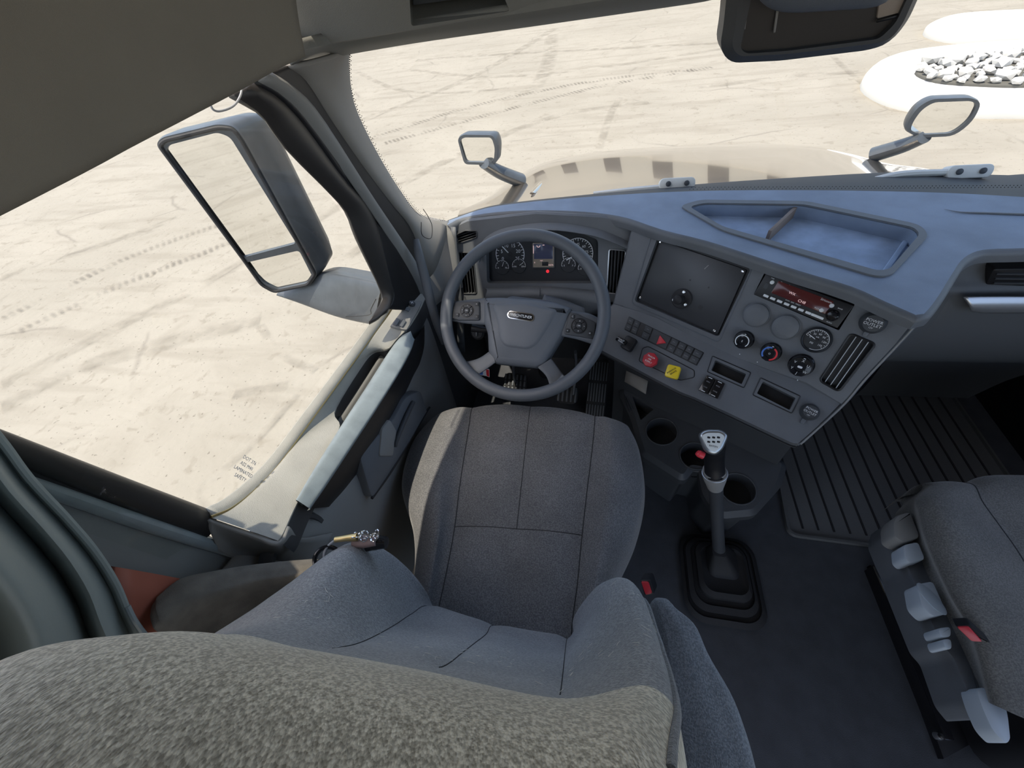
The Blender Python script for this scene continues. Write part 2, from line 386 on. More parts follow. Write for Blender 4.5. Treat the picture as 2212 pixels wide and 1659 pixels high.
# frit: black ceramic dots are real small discs; decal for the solid band
# ================================================================== SETTING
GZ = -1.3
mb = MB(); mb.add([(-90, -60, GZ), (90, -60, GZ), (90, 130, GZ), (-90, 130, GZ)], [(0, 1, 2, 3)])
ground = tag(build('ground', mb, M['ground'], smooth=False), 'pale dusty yard ground with tyre marks around the truck', 'ground', kind='structure')
def strip(name, pts, w, m, parent, zoff=.003):
    P = cr([px(u, v, z=GZ+zoff) for u, v in pts], 60); vs = []; uvs = []; L = 0
    for i, p in enumerate(P):
        t = (P[min(i+1, 59)]-P[max(i-1, 0)]).normalized(); s = V((-t.y, t.x, 0))*w/2
        if i: L += (p-P[i-1]).length
        vs += [p+s, p-s]; uvs += [(L, 0), (L, 1)]
    me = bpy.data.meshes.new(name); fs = [(2*i, 2*i+1, 2*i+3, 2*i+2) for i in range(59)]
    me.from_pydata([tuple(v) for v in vs], [], fs); ul = me.uv_layers.new(name='UVMap')
    for lp in me.loops: ul.data[lp.index].uv = uvs[lp.vertex_index]
    me.materials.append(m); o = bpy.data.objects.new(name, me); COL.objects.link(o); adopt(o, parent); return o
TR = [([(830, 310), (1000, 262), (1180, 215), (1330, 180), (1540, 145)], .28, 'tread'), ([(800, 300), (1000, 235), (1150, 200), (1300, 172), (1500, 150)], .28, 'tread'),
      ([(1192, 75), (1186, 130), (1165, 175), (1130, 205)], .5, 'track'), ([(900, 130), (1000, 122), (1250, 108), (1560, 92)], .35, 'track'), ([(880, 150), (1050, 165), (1260, 150), (1560, 105)], .3, 'track'),
      ([(780, 260), (900, 215), (1050, 150), (1200, 60)], .4, 'track'), ([(860, 400), (1000, 330), (1200, 250), (1400, 220)], .3, 'track'), ([(1340, 210), (1322, 240), (1300, 300), (1290, 330)], .18, 'track'),
      ([(760, 150), (850, 190), (950, 200), (1100, 190)], .25, 'track'), ([(1500, 190), (1700, 165), (1900, 150), (2212, 118)], .3, 'track'), ([(1790, 110), (1830, 150), (1880, 190)], .16, 'track'),
      ([(0, 690), (200, 590), (340, 530), (520, 470)], .22, 'tread'), ([(0, 735), (200, 640), (400, 560), (560, 500)], .22, 'tread'), ([(0, 830), (200, 730), (460, 600), (740, 440)], .3, 'track'),
      ([(0, 600), (180, 540), (380, 470)], .3, 'track'), ([(560, 700), (600, 760), (680, 800)], .12, 'track'),
      ([(0, 880), (150, 800), (350, 740), (560, 690)], .35, 'track'), ([(650, 620), (740, 560), (820, 500)], .25, 'track'), ([(420, 1060), (540, 960), (640, 850)], .10, 'track'), ([(500, 850), (560, 840), (620, 830)], .16, 'track')]
for pts, w, k in TR: strip('tyre_track', pts, w, M[k], ground, .003+.001*TR.index((pts, w, k)))
# kerbed islands
def island(pts, rocky, label):
    P = [px(u, v, z=GZ) for u, v in pts]; t = thing('kerbed_island', sum(P, V((0, 0, 0)))/len(P), label, 'island')
    F = Fr((0, 0, GZ), (1, 0, 0), (0, -1, 0)); Q = [(p.x, -p.y) for p in cr(P, 40, True)]
    mb = MB(); mb.prism(F, Q, 0, .13, .05); build('kerb', mb, M['curb'], t)
    mb = MB(); mb.prism(F, off2(Q, .22), .1, .16, .03); build('gravel_bed', mb, M['whitewash'], t)
    return t
island([(1857, 185), (1905, 140), (2000, 118), (2212, 102), (2480, 112), (2600, 180), (2400, 262), (2212, 257), (2100, 256), (1975, 245), (1890, 220)], 1, 'kerbed island of whitewashed gravel holding the pile of rocks')
island([(1992, 75), (2040, 48), (2130, 38), (2300, 34), (2420, 45), (2380, 84), (2212, 92), (2060, 95)], 0, 'plain whitewashed island farther off above the rocky one')
bed = [(1975, 160), (2010, 140), (2090, 130), (2212, 118), (2400, 112), (2470, 140), (2350, 185), (2212, 190), (2120, 188), (2020, 180)]
P2 = [px(u, v, z=GZ+.16) for u, v in bed]
rock_shade = MB(); rock_shade.prism(Fr((0, 0, GZ), (1, 0, 0), (0, -1, 0)), [(p.x, -p.y) for p in cr(P2, 40, True)], .162, .20, .02)  # dark sheet laid under the rocks as their painted shade
tag(build('rock_shade_bed', rock_shade, M['rock_shade']), 'dark painted shade between the rocks on the white island', 'rock_shade')
def inpoly(x, y, P):
    c = False; n = len(P)
    for i in range(n):
        a, b = P[i], P[i-1]
        if (a[1] > y) != (b[1] > y) and x < (b[0]-a[0])*(y-a[1])/(b[1]-a[1])+a[0]: c = not c
    return c
bedxy = [(p.x, p.y) for p in cr(P2, 40, True)]
protos = []
for k in range(5):
    bm = bmesh.new(); bmesh.ops.create_icosphere(bm, subdivisions=1, radius=1)
    for v in bm.verts: v.co *= random.uniform(.75, 1.2); v.co.z *= .6
    me = bpy.data.meshes.new('landscape_rock'); bm.to_mesh(me); bm.free(); me.materials.append(M['rock']); protos.append(me)
cnt = 0; tries = 0; placed = []
xs = [p[0] for p in bedxy]; ys = [p[1] for p in bedxy]
while cnt < 230 and tries < 20000:
    tries += 1; x = random.uniform(min(xs), max(xs)); y = random.uniform(min(ys), max(ys))
    if not inpoly(x, y, bedxy): continue
    r = random.uniform(.07, .16)
    if any((x-a)**2+(y-b)**2 < ((r+c)*.92)**2 for a, b, c in placed): continue
    placed.append((x, y, r)); o = bpy.data.objects.new('landscape_rock', protos[cnt % 5]); COL.objects.link(o)
    o.location = (x, y, GZ+.2+r*.5); o.scale = (r*1.1, r, r); o.rotation_euler = (random.uniform(-.3, .3), random.uniform(-.3, .3), random.uniform(0, 6))
    tag(o, 'pale angular rock in the pile on the white island', 'rock', 'rocks piled on the white island'); cnt += 1
# floor, firewall, walls
wr = thing('wall_right', (1.05, .3, 0), 'dark passenger side wall below its window', 'wall', kind='structure')
mb = MB(); mb.loft([[V((1.04, y, z)) for y in (-1.5, 0, 1.42)] for z in (0, .4, .8, .86)], 6, 6); build('inner_panel', mb, M['dark'], wr, solid=.02, off=1)
# long pale warehouse well ahead of the truck: the hood and mirrors show it reflected
wh = thing('warehouse', (0, 95, GZ), 'long beige warehouse ahead, seen only as the beige reflection in the hood', 'building')
WHF = Fr((0, 95, GZ), (1, 0, 0), (0, 0, -1))
mb = MB(); mb.box(WHF, 0, -7, 150, 14, -20, 0, .1, .05); build('front_wall', mb, mat('beige sheet wall', (.62, .56, .46), .7), wh)
for i in range(8):
    x = -44+i*11; mb = MB(); mb.box(WHF, x, -2.4, 4.0, 4.4, -.05, .08, .05, .02); build('dock_door', mb, mat('dock door', (.16, .14, .12), .6) , wh)
mb = MB(); mb.prism(Fr((0, 0, 0), (1, 0, 0), (0, -1, 0)), [(-1.02, 1.2), (1.1, 1.2), (1.1, -1.5), (-1.02, -1.5)], -.05, 0)
tag(build('floor', mb, M['floor'], smooth=False), 'dark charcoal rubber floor of the cab', 'floor', kind='structure')
mb = MB(); mb.add([(-1.02, 1.42, -.02), (1.1, 1.42, -.02), (1.1, 1.42, .68), (-1.02, 1.42, .68)], [(0, 1, 2, 3)])
tag(build('wall_front', mb, M['dark'], solid=.03, off=1, smooth=False), 'dark firewall behind the pedals', 'wall', kind='structure')
# left wall: behind the door and kick panel in front of it, silver outside
wl_ = thing('wall_left', (-1.04, -.5, 0), 'grey left side wall of the cab behind the driver door', 'wall', kind='structure')
mb = MB(); mb.loft([[V((-1.02, .10, z)) for z in (-.3, .9, 1.3)], [V((-1.03, -.5, z)) for z in (-.3, .9, 1.3)], [V((-1.04, -2.2, z)) for z in (-.3, .9, 1.3)]], 6, 8)
build('inner_panel', mb, M['panel_l'], wl_)
mb = MB(); mb.box(Fr((-1.12, -.75, 0), (0, 1, 0), (0, 0, -1)), -.35, 0, 2.3, 2.5, -.03, .0, .05, .01)
build('outer_skin', mb, M['cabpaint'], wl_)
mb = MB(); mb.loft([[V((-.965, y, z)) for z in (0, .35, .60, .68)] for y in (.78, .95, 1.2, 1.42)], 8, 8)
tag(build('trim_1', mb, M['dark'], solid=.02), 'dark kick panel left of the pedals', 'trim', kind='structure')
# B pillar strips (door rear edge, seal, pillar covers)
bp = thing('trim_2', (-.98, .1, .3), 'dark ribbed door pillar trim behind the driver window', 'trim', kind='structure')
def band(name, A, B, m, par, x=-.98, dx=.0, bulge=.006, n=14, mid=None, kw={}):
    a = [px(u, v, x=x) for u, v in A]; b = [px(u, v, x=x+dx) for u, v in B]
    a = cr(a, n); b = cr(b, n)
    c = [(p+q)/2+V((bulge, 0, 0)) for p, q in zip(a, b)]
    mb = MB(); mb.loft([a, [p.lerp(q, .15)+V((bulge*.7, 0, 0)) for p, q in zip(a, b)], c, [p.lerp(q, .85)+V((bulge*.7, 0, 0)) for p, q in zip(a, b)], b], n, 9)
    return build(name, mb, m, par, solid=.008, off=0)
band('door_edge', [(-200, 862), (0, 937), (240, 1028), (455, 1108)], [(-200, 905), (0, 985), (240, 1082), (438, 1160)], M['bronze'], bp, -.985, .0, .012)
band('seal', [(-200, 905), (0, 985), (240, 1082), (438, 1160)], [(-200, 930), (0, 1010), (235, 1106), (478, 1172)], M['black'], bp, -.985, .0, .002)
band('pillar_cover', [(-200, 945), (0, 1015), (80, 1040), (330, 1125), (575, 1205)], [(-200, 990), (0, 1055), (120, 1075), (330, 1148), (552, 1214)], M['bar'], bp, -.985, .0, .008)
band('pillar_panel', [(-200, 985), (0, 1050), (120, 1083), (330, 1152), (552, 1216)], [(-200, 1300), (0, 1300), (150, 1290), (350, 1300), (552, 1300)], M['panel_l'], bp, -.99, .0, .004)
mb = MB(); mb.loft([[px(235, 1222, x=-.975), px(300, 1233, x=-.975), px(375, 1247, x=-.975)], [px(220, 1400, x=-.975), px(300, 1400, x=-.975), px(375, 1400, x=-.975)]], 4, 4)
tag(build('storage_panel', mb, M['brown'], solid=.01), 'red-brown panel low on the side wall between curtain and armrest', 'panel')
# curtain gathered behind the driver
def curtain():
    edge = [(-80, 860), (0, 955), (60, 1035), (140, 1120), (200, 1190), (245, 1260), (275, 1330), (310, 1400)]
    cols = []
    shifts = [(0, 0, -.952), (-14, 8, -.962), (-34, 16, -.95), (-60, 26, -.925), (-78, 40, -.955), (-92, 58, -.975), (-112, 78, -.94), (-150, 100, -.905), (-195, 130, -.89), (-240, 165, -.915), (-285, 200, -.945), (-330, 240, -.93), (-400, 290, -.90), (-480, 350, -.90)]
    for dx, dy, x in shifts:
        cols.append([px(u+dx*(.55+.45*i/7), v+dy*(1.05-.35*i/7), x=x) for i, (u, v) in enumerate(edge)])
    mb = MB(); mb.loft(cols, 22, 70)
    o = build('sleeper_curtain', mb, M['curtain'], solid=.003, off=0, ang=80)
    tag(o, 'grey-green sleeper curtain gathered in folds at the left edge', 'curtain')
    mb = MB(); mb.tube([q+V((.004, 0, 0)) for q in cols[0]], .0035, 8, res=40); build('hem', mb, M['curtain'], o)
    mb = MB(); mb.tube([px(275, 1310, x=-.945), px(290, 1340, x=-.94), px(310, 1368, x=-.94), px(335, 1395, x=-.94)], .003, 8, res=14); build('tie', mb, M['bar'], o)
curtain()
# ------------------------------------------------------------------ roof side, overhead console
mb = MB()
r0 = [V((-.895, -1.6, 1.29)), V((-.885, -.4, 1.292)), px(0, 467, x=-.876), px(300, 310, x=-.870), px(520, 195, x=-.862), px(600, 150, x=-.860), px(660, 122, x=-.858)]
r1 = [p+V((.006, -.004, .02)) for p in r0]
r2 = [p+V((.05, -.02, .10)) for p in r0]
r3 = [p+V((.16, -.05, .24)) for p in r0]
r4 = [p+V((.42, -.02+.10*max(0, p.y), .36)) for p in r0]
r5 = [V((1.0, p.y+.12*max(0, p.y), 1.72)) for p in r0]
mb.loft([r0, [p+V((.022, -.008, .055)) for p in r0], [p+V((.07, -.025, .14)) for p in r0], r3, r4, r5], 30, 30)
tag(build('ceiling', mb, M['head'], solid=.012, off=1), 'dark brown-grey headliner above the driver window', 'ceiling', kind='structure')
mb = MB(); mb.box(Fr((0.02, .2, 1.78), (1, 0, 0), (0, -1, 0)), 0, -.15, 1.90, 2.40, -.03, .0, .15, .01)  # unseen roof slab, stretched forward as an added visor to shade the dash
tag(build('sun_block_roof', mb, M['cabpaint']), 'unseen outer cab roof with an added lip that shades the dashboard', 'roof', kind='structure')
oc = thing('overhead_console', (-.4, .8, 1.4), 'grey overhead console above the windscreen with a storage slot', 'console')
top = [px(545, 0, y=.66), px(850, -60, y=.74), px(1200, -110, y=.80), px(1600, -160, y=.84), V((1.0, .80, 1.5))]
mb = MB()
e0 = [px(640, 133, y=.75), px(700, 118, y=.86), px(900, 83, y=.915), px(1200, 40, y=.96), px(1490, -2, y=.985), px(1750, -42, y=.98), V((.8, .90, 1.287))]
e1 = [p+V((0, -.022, .004)) for p in e0]
e2 = [px(640, 112, y=.715), px(720, 93, y=.82), px(900, 64, y=.86), px(1200, 17, y=.90), px(1490, -28, y=.925), px(1750, -66, y=.92), V((.8, .86, 1.33))]
mb.loft([[p+V((0, .02, .03)) for p in e0], [p+V((0, .012, .004)) for p in e0], e0, e1, e2, [p+V((0, .0, .012)) for p in e2]], 40, 14)
build('header_trim', mb, M['console'], oc, solid=.006, off=1)
KF = Fr(px(900, 45, y=.85), (px(1200, 5, y=.885)-px(640, 100, y=.72)), (0, .35, -1))
KF = Fr(px(900, 45, y=.84), V((.97, .24, 0)), (0, .45, -1))
outer = [KF.loc(*q) for q in ((545, -4), (642, 106), (760, 86), (900, 62), (1200, 15), (1500, -32), (1700, -62))]+[KF.loc(1500, -260), KF.loc(700, -260)]
hole = rnd2([KF.loc(*q) for q in ((884, -20), (888, 57), (1102, 24), (1075, -35))], .006)
mb = MB(); mb.holes(KF, outer, [hole], .09, .01); build('face_panel', mb, M['console'], oc, ang=25)
mb = MB(); mb.prism(KF, off2(hole, -.004), -.092, -.088); build('slot_floor', mb, M['black'], oc)
mb = MB(); mb.prism(KF.sub(0, 0, -.03), [KF.loc(*q) for q in ((893, -10), (893, 34), (1075, 8), (1060, -30))], -.006, .006, .002); build('slot_flap', mb, M['dark'], oc)
mb = MB(); mb.loft([[px(640, 106, y=.70), px(545, -4, y=.64), px(430, -130, y=.6)], [px(628, 125, y=.70), px(500, -10, y=.62), px(380, -130, y=.58)], [px(600, 142, y=.69), px(440, 20, y=.62), px(300, -100, y=.56)]], 14, 10)
build('corner_trim', mb, M['head'], oc, solid=.006, off=1)
mb = MB(); mb.add([(-1.0, .62, 1.42), (-.45, .86, 1.46), (-.45, .86, 1.80), (-1.0, .62, 1.80)], [(0, 1, 2, 3)]); build('corner_closure', mb, M['head'], oc, solid=.01)
mb = MB(); mb.tube([px(452, 222, x=-.885), px(462, 238, x=-.885), px(480, 239, x=-.885), px(505, 228, x=-.885), px(520, 205, x=-.885), px(523, 180, x=-.885)], .0013, 8, res=24)
tag(build('wire_loop', mb, M['grey_print']), 'thin grey wire loop hanging below the headliner corner', 'wire')
# ------------------------------------------------------------------ windscreen
base_pix = [(880, 505), (968, 478), (1045, 452), (1130, 439), (1277, 426), (1469, 415), (1696, 412), (1979, 416), (2212, 427)]
DZ = .83
base = [px(u, v, z=DZ) for u, v in base_pix]+[V((.98, 1.06, DZ))]
hdr = [px(640, 125, y=.85), px(752, 104, y=.905), px(850, 90, y=.935), px(980, 70, y=.955), px(1150, 45, y=.975), px(1330, 18, y=.99), px(1500, -5, y=1.0), V((.05, .99, 1.29)), V((.5, .96, 1.29)), V((.92, .88, 1.29))]
mb = MB(); mb.loft([hdr, [a.lerp(b, .5)+V((0, .015, .01)) for a, b in zip(cr(hdr, 10), cr(base, 10))], [b+V((0, .0, -.0)) for b in base]], 40, 24)
w1 = tag(build('window_1', mb, M['glass'], ang=180), 'curved clear windscreen over the dashboard', 'windscreen', kind='structure')
WG = loftpts([hdr, [a.lerp(b, .5)+V((0, .015, .01)) for a, b in zip(cr(hdr, 10), cr(base, 10))], base], 41, 25)
# frit dots along the left edge and around the camera housing: real printed dots
AP_in = [(751, 112), (750, 150), (752, 185), (765, 232), (786, 280), (812, 330), (838, 375), (862, 412), (885, 444), (905, 466), (930, 480), (962, 482)]
def on_glass(u, v):
    """where the sight line meets the windscreen surface"""
    r = ray(u, v).normalized(); best = None
    from mathutils.geometry import intersect_ray_tri
    for i in range(24):
        for j in range(40):
            a, b, c, d = WG[i][j], WG[i][j+1], WG[i+1][j+1], WG[i+1][j]
            for t in ((a, b, c), (a, c, d)):
                h = intersect_ray_tri(*t, r, CAM, True)
                if h: return h
    return None
mb = MB()
def dot(q, r):
    if q is None: return
    n = (CAM-q).normalized(); a = n.cross(V((0, 0, 1))).normalized(); b = n.cross(a); q = q+n*.001
    mb.add([q+a*r*math.cos(k*math.pi/3)+b*r*math.sin(k*math.pi/3) for k in range(6)], [tuple(range(6))])
EP = cr([V((u, v, 0)) for u, v in AP_in], 90)
for i in range(0, 89):
    t = (EP[i+1]-EP[i]).normalized(); nn = V((-t.y, t.x, 0))
    if nn.x < 0: nn = -nn
    for k, rr_ in ((0, .0016), (1, .0012), (2, .0009)):
        if k and (i+k) % 2 and k == 2: continue
        e = EP[i]+nn*(2+k*3.2)+t*(2.2 if k % 2 else 0); q = on_glass(e.x, e.y); dot(q, rr_)
for i in range(40):
    for k in range(7):
        e = V((1590-k*5-(3 if i % 2 else 0)*1.0, 0+i*3.1, 0))
        if e.y > 100: e.x += (e.y-100)*.9
        q = on_glass(e.x, max(e.y, 2)); dot(q, .0019-.00019*k)
for i in range(90):
    u = 1490+i*8; v = 412-(i*.05)
    for k in range(2): dot(on_glass(u+4*k, v-3-4*k), .0011)
o = build('frit_dots', mb, M['black'], w1, smooth=False); o['kind'] = 'stuff'
# ------------------------------------------------------------------ A pillar trim and door front frame
ap = thing('trim_3', (-.93, 1.0, .8), 'grey-beige windscreen pillar trim at the driver side', 'trim', kind='structure')
A = [px(752, 104, y=.905), px(751, 150, y=.91), px(765, 232, y=.935), px(812, 330, y=.985), px(862, 412, y=1.04), px(905, 466, y=1.085), px(965, 484, y=1.13)]
Bq = [(618, 141), (660, 174), (716, 260), (786, 362), (845, 440), (890, 500), (925, 600)]
B = [px(u, v, x=-.93) for u, v in Bq]
Am = [p.lerp(q, .35)+V((.014, -.012, .0)) for p, q in zip(A, B)]; Bm = [p.lerp(q, .8)+V((.014, -.008, 0)) for p, q in zip(A, B)]
mb = MB(); mb.loft([[p+V((-.02, .02, 0)) for p in A], A, Am, Bm, B, [p+V((-.02, 0, 0)) for p in B]], 26, 22)
build('pillar_cover', mb, M['pillar'], ap, solid=.006, off=0)
mb = MB(); mb.loft([[px(968, 478, y=1.14), px(985, 520, y=1.10), px(1000, 620, y=1.06)], [px(935, 480, y=1.10), px(945, 540, y=1.07), px(965, 640, y=1.03)], [px(902, 500, y=1.05), px(915, 580, y=1.0), px(940, 660, y=.96)]], 10, 10)
build('pillar_foot', mb, M['trimgrey'], ap, solid=.006, off=0)
mb = MB(); q = [px(905, 452, x=-.90), px(917, 470, x=-.90), px(925, 490, x=-.90), px(922, 515, x=-.90), px(903, 508, x=-.905), px(901, 480, x=-.905)]
mb.tube([p+V((.012, 0, .0)) for p in q], .0009, 6, res=24); build('clip_cover_line', mb, M['black'], ap)
gh = MB(); gh.tube([px(899, 518, x=-.90), px(905, 550, x=-.89), px(918, 600, x=-.885), px(930, 650, x=-.88), px(944, 700, x=-.88), px(958, 742, x=-.885)], [.008, .012, .013, .013, .012, .008], 16, res=30, flat=.7)
tag(build('grab_handle', gh, M['hub']), 'dark grab handle at the foot of the windscreen pillar', 'handle')
# ------------------------------------------------------------------ driver door
door = thing('door_1', (-.98, .42, 0), 'driver door with pale grab bar and window ledge', 'door', kind='structure')
GE = [(491, 205), (562, 249), (618, 324), (711, 418), (748, 462), (767, 511), (793, 567), (819, 623), (823, 653), (797, 698)]
FO = [(539, 178), (600, 215), (660, 280), (740, 390), (790, 440), (812, 490), (826, 550), (840, 610), (846, 640), (835, 668)]
def strip2(name, A, B, m, xa=-.95, xb=-.94, bulge=.006, n=24, kw=None):
    a = cr([px(u, v, x=xa) for u, v in A], n); b = cr([px(u, v, x=xb) for u, v in B], n)
    rows = [[p.lerp(q, t)+V((math.sin(math.pi*t)*bulge, 0, 0)) for p, q in zip(a, b)] for t in (0, .12, .35, .65, .88, 1)]
    mb = MB(); mb.loft(rows, n, 11); return build(name, mb, m, door, solid=.010, off=0)
strip2('window_frame', GE, FO, M['bronze'], -.955, -.945, .010)
strip2('weather_strip', FO, [(548, 170), (606, 205), (668, 272), (786, 436), (860, 548), (895, 610), (912, 655), (918, 672)], M['black'], -.945, -.94, .002)
strip2('door_seal', [(548, 170), (606, 205), (668, 272), (786, 436), (860, 548), (895, 610), (912, 655)], [(575, 158), (628, 190), (690, 255), (800, 425), (868, 525), (908, 590), (930, 650)], M['trimgrey'], -.94, -.935, .008)
strip2('seal_lip', [(575, 158), (628, 190), (690, 255), (800, 425), (868, 525), (908, 590), (930, 650)], [(618, 141), (660, 174), (716, 260), (786, 362), (845, 440), (890, 500), (925, 600)], M['bronze'], -.937, -.932, .0)
mb = MB(); mb.box(Fr((-1.05, .48, .1), (0, 1, 0), (0, 0, -1)), 0, 0, .86, .96, -.03, .0, .03, .008); build('outer_skin', mb, M['cabpaint'], door)
# glass
mb = MB(); mb.loft([[V((-.945, y, 1.31)) for y in (.06, .25, .45, .64)], [V((-.968, y, 1.05)) for y in (.08, .3, .55, .765)],
                    [V((-.992, y, .77)) for y in (.10, .35, .6, .88)]], 16, 14)
tag(build('window_2', mb, M['glass'], ang=180), 'clear side glass of the driver door', 'window', kind='structure')
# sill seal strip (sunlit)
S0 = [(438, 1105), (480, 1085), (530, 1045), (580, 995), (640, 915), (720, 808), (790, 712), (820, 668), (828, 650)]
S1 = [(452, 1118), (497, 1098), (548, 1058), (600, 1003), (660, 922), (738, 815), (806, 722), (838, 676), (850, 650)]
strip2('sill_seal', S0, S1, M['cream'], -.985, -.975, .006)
mb = MB(); mb.tube([p+V((.006, 0, .004)) for p in [px(u, v, x=-.975) for u, v in S1]], .0022, 8, res=50); build('sill_bead', mb, M['brass'], door)
# ledge
def zl(u, v): return .715+(v-650)/450*.085
LO = [(452, 1118), (497, 1098), (548, 1058), (600, 1003), (660, 922), (738, 815), (806, 722), (840, 676), (868, 630), (895, 610)]
LI = [(600, 1168), (612, 1150), (640, 1090), (690, 1000), (733, 924), (724, 885), (780, 792), (806, 762), (838, 754), (858, 732), (884, 705), (905, 672), (918, 645)]
lo = cr([px(u, v, x=-.972) for u, v in LO], 60); li = cr([px(u, v, x=-.972).lerp(px(u, v, z=zl(u, v)), 1) for u, v in LI], 60)
mb = MB(); mb.loft([lo, [p.lerp(q, .2)+V((0, 0, .006)) for p, q in zip(lo, li)], [p.lerp(q, .93)+V((0, 0, .002)) for p, q in zip(lo, li)], li, [p+V((0, 0, -.003)) for p in li]], 60, 16)
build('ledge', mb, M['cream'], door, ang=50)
mb = MB(); mb.loft([[p+V((0, 0, -.003)) for p in li], [p+V((-.004, 0, -.055)) for p in li]], 60, 4); build('ledge_inner_wall', mb, M['dark'], door)  # coloured dark for the cup's shade and the grey skin at the rear
# pull cup bottom, coloured black for the shade in the recess
cupP = [(733, 926), (718, 885), (776, 790), (806, 757), (846, 747)]
mb = MB(); ct = [px(u, v, z=.685) for u, v in cupP]; c2 = [px(u, v, z=.685) for u, v in ((738, 930), (770, 880), (800, 830), (828, 790), (852, 750))]
mb.loft([ct, c2], 12, 6); build('pull_cup', mb, M['black'], door, solid=.004)
# grab bar
G0 = [(640, 1082), (680, 1012), (733, 926), (790, 838), (842, 757), (868, 726), (888, 718)]
G1 = [(662, 1094), (700, 1040), (755, 958), (815, 868), (858, 800), (882, 756), (892, 728)]
g0 = cr([px(u, v, z=zl(u, v)+.006) for u, v in G0], 40); g1 = cr([px(u, v, z=zl(u, v)-.004) for u, v in G1], 40)
mb = MB(); mb.loft([[p+V((0, 0, -.02)) for p in g0], g0, [p.lerp(q, .4)+V((0, 0, .010)) for p, q in zip(g0, g1)], g1, [q+V((.0015, 0, -.010)) for q in g1], [q+V((-.01, 0, -.02)) for q in g1]], 40, 24)
build('grab_bar', mb, M['bar'], door, ang=60)
g2 = cr([px(u, v, z=.62) for u, v in ((725, 1095), (760, 1050), (815, 960), (860, 875), (895, 800), (915, 755), (918, 700))], 40)
mb = MB(); mb.loft([[q+V((.0012, 0, -.009)) for q in g1], [q.lerp(r_, .5)+V((.008, 0, .0)) for q, r_ in zip(g1, g2)], g2, [q+V((-.03, 0, -.06)) for q in g2]], 40, 14)
build('bar_base', mb, M['black'], door, ang=60)
mb = MB(); e = [px(u, v, z=zl(u, v)+.003) for u, v in ((652, 1083), (692, 1015), (748, 928), (805, 840), (855, 762), (878, 730))]
mb.tube([p+V((-.006, 0, .004)) for p in e], .0010, 6, res=40); build('bar_edge_line', mb, M['black'], door)
# lower door skin
mb = MB(); lp = lambda y, z, x: V((x, y, z))
mb.loft([[V((-.975, .08, .80)), V((-.97, .25, .76)), V((-.965, .5, .73)), V((-.96, .9, .70))], [V((-.925, .06, .70)), V((-.925, .25, .69)), V((-.94, .5, .67)), V((-.94, .9, .66))],
         [V((-.922, .06, .56)), V((-.922, .25, .56)), V((-.93, .5, .56)), V((-.935, .9, .56))], [V((-.935, .06, .3)), V((-.935, .25, .3)), V((-.935, .5, .3)), V((-.94, .9, .3))], [V((-.94, .06, .02)), V((-.94, .25, .02)), V((-.94, .5, .02)), V((-.945, .9, .02))]], 20, 30)
build('inner_skin', mb, M['trimgrey'], door, solid=.006, off=-1)
mb = MB(); c0 = [lo[0], lo[0].lerp(li[0], .33), lo[0].lerp(li[0], .7), li[0], li[0].lerp(li[8], .6)]
c1 = [px(452, 1142, x=-.975), px(505, 1170, x=-.966), px(560, 1190, x=-.95), px(612, 1196, x=-.925), px(650, 1160, x=-.905)]
c3 = [px(470, 1185, x=-.98), px(530, 1212, x=-.97), px(600, 1232, x=-.95), px(680, 1225, x=-.915), px(715, 1150, x=-.908)]
mb.loft([c0, c1, c3], 20, 16); build('rear_corner', mb, M['trimgrey'], door, solid=.006, off=-1)
# map pocket
PF = Fr(px(850, 950, x=-.905), (0, 1, 0), (0, 0, -1))
pk = rnd2([PF.loc(*q) for q in ((772, 985), (800, 1080), (922, 893), (905, 842), (872, 858), (850, 900))], .02)
mb = MB(); mb.prism(PF, pk, -.03, .006, .006); build('map_pocket', mb, M['dash'], door)
mb = MB(); mb.tube([PF(*PF.loc(u, v), .004) for u, v in ((800, 1076), (850, 1005), (915, 895), (925, 880))], .0035, 8, res=20); build('pocket_rim', mb, M['black'], door)
pk2 = rnd2([PF.loc(*q) for q in ((812, 985), (818, 925), (835, 905), (850, 930), (842, 985))], .008)
mb = MB(); mb.prism(PF, pk2, -.01, .010, .004); build('pocket_insert', mb, M['trimgrey'], door)
mb = MB(); mb.tube([PF(*PF.loc(u, v), .012) for u, v in ((884, 868), (868, 900), (848, 948), (845, 965))], [.006, .007, .006, .004], 12, res=16); build('door_pull', mb, M['dark'], door)
mb = MB(); SF = Fr(px(640, 1200, x=-.93), (0, 1, 0), (0, 0, -1)); mb.lathe(SF, [(.001, -.01), (.062, -.01), (.066, .012), (.074, .012), (.078, 0), (.078, -.01)]); build('speaker_ring', mb, M['dark'], door)
# lock pin
LF = Fr(px(548, 1140, z=.797), (1, 0, 0), (0, -1, 0)); mb = MB()
mb.lathe(LF, [(.009, -.012), (.009, .001), (.0065, .003), (.0065, .018), (.0075, .022), (.0075, .028), (.005, .031), (.0001, .032)], 20)
build('lock_pin', mb, M['chrome'], door)
# window and mirror switches
SWF = Fr(px(874, 684, z=.775), px(905, 655, z=.775)-px(850, 705, z=.775)+V((0, 0, .0)), px(890, 720, z=.775)-px(860, 660, z=.775))
_l, _i = px(868, 630, x=-.972), px(905, 676, z=zl(905, 676)); _l2, _i2 = px(840, 676, x=-.972), px(884, 705, z=zl(884, 705))
SWF = Fr((_l+_i+_l2+_i2)/4+V((0, 0, .006)), (_l+_i)-(_l2+_i2), (_i+_i2)-(_l+_l2))
swp = [SWF.loc(*q) for q in ((842, 706), (868, 672), (884, 650), (912, 652), (905, 668), (878, 714))]
sw = thing('switch_panel', SWF.o, 'door switch panel', 'x'); del sw['label']; del sw['category']; adopt(sw, door)
bpy.data.objects.remove(sw)
mb = MB(); mb.prism(SWF, rnd2(swp, .004), -.012, .003, .0015); sw = build('switch_panel', mb, M['trimgrey'], door)
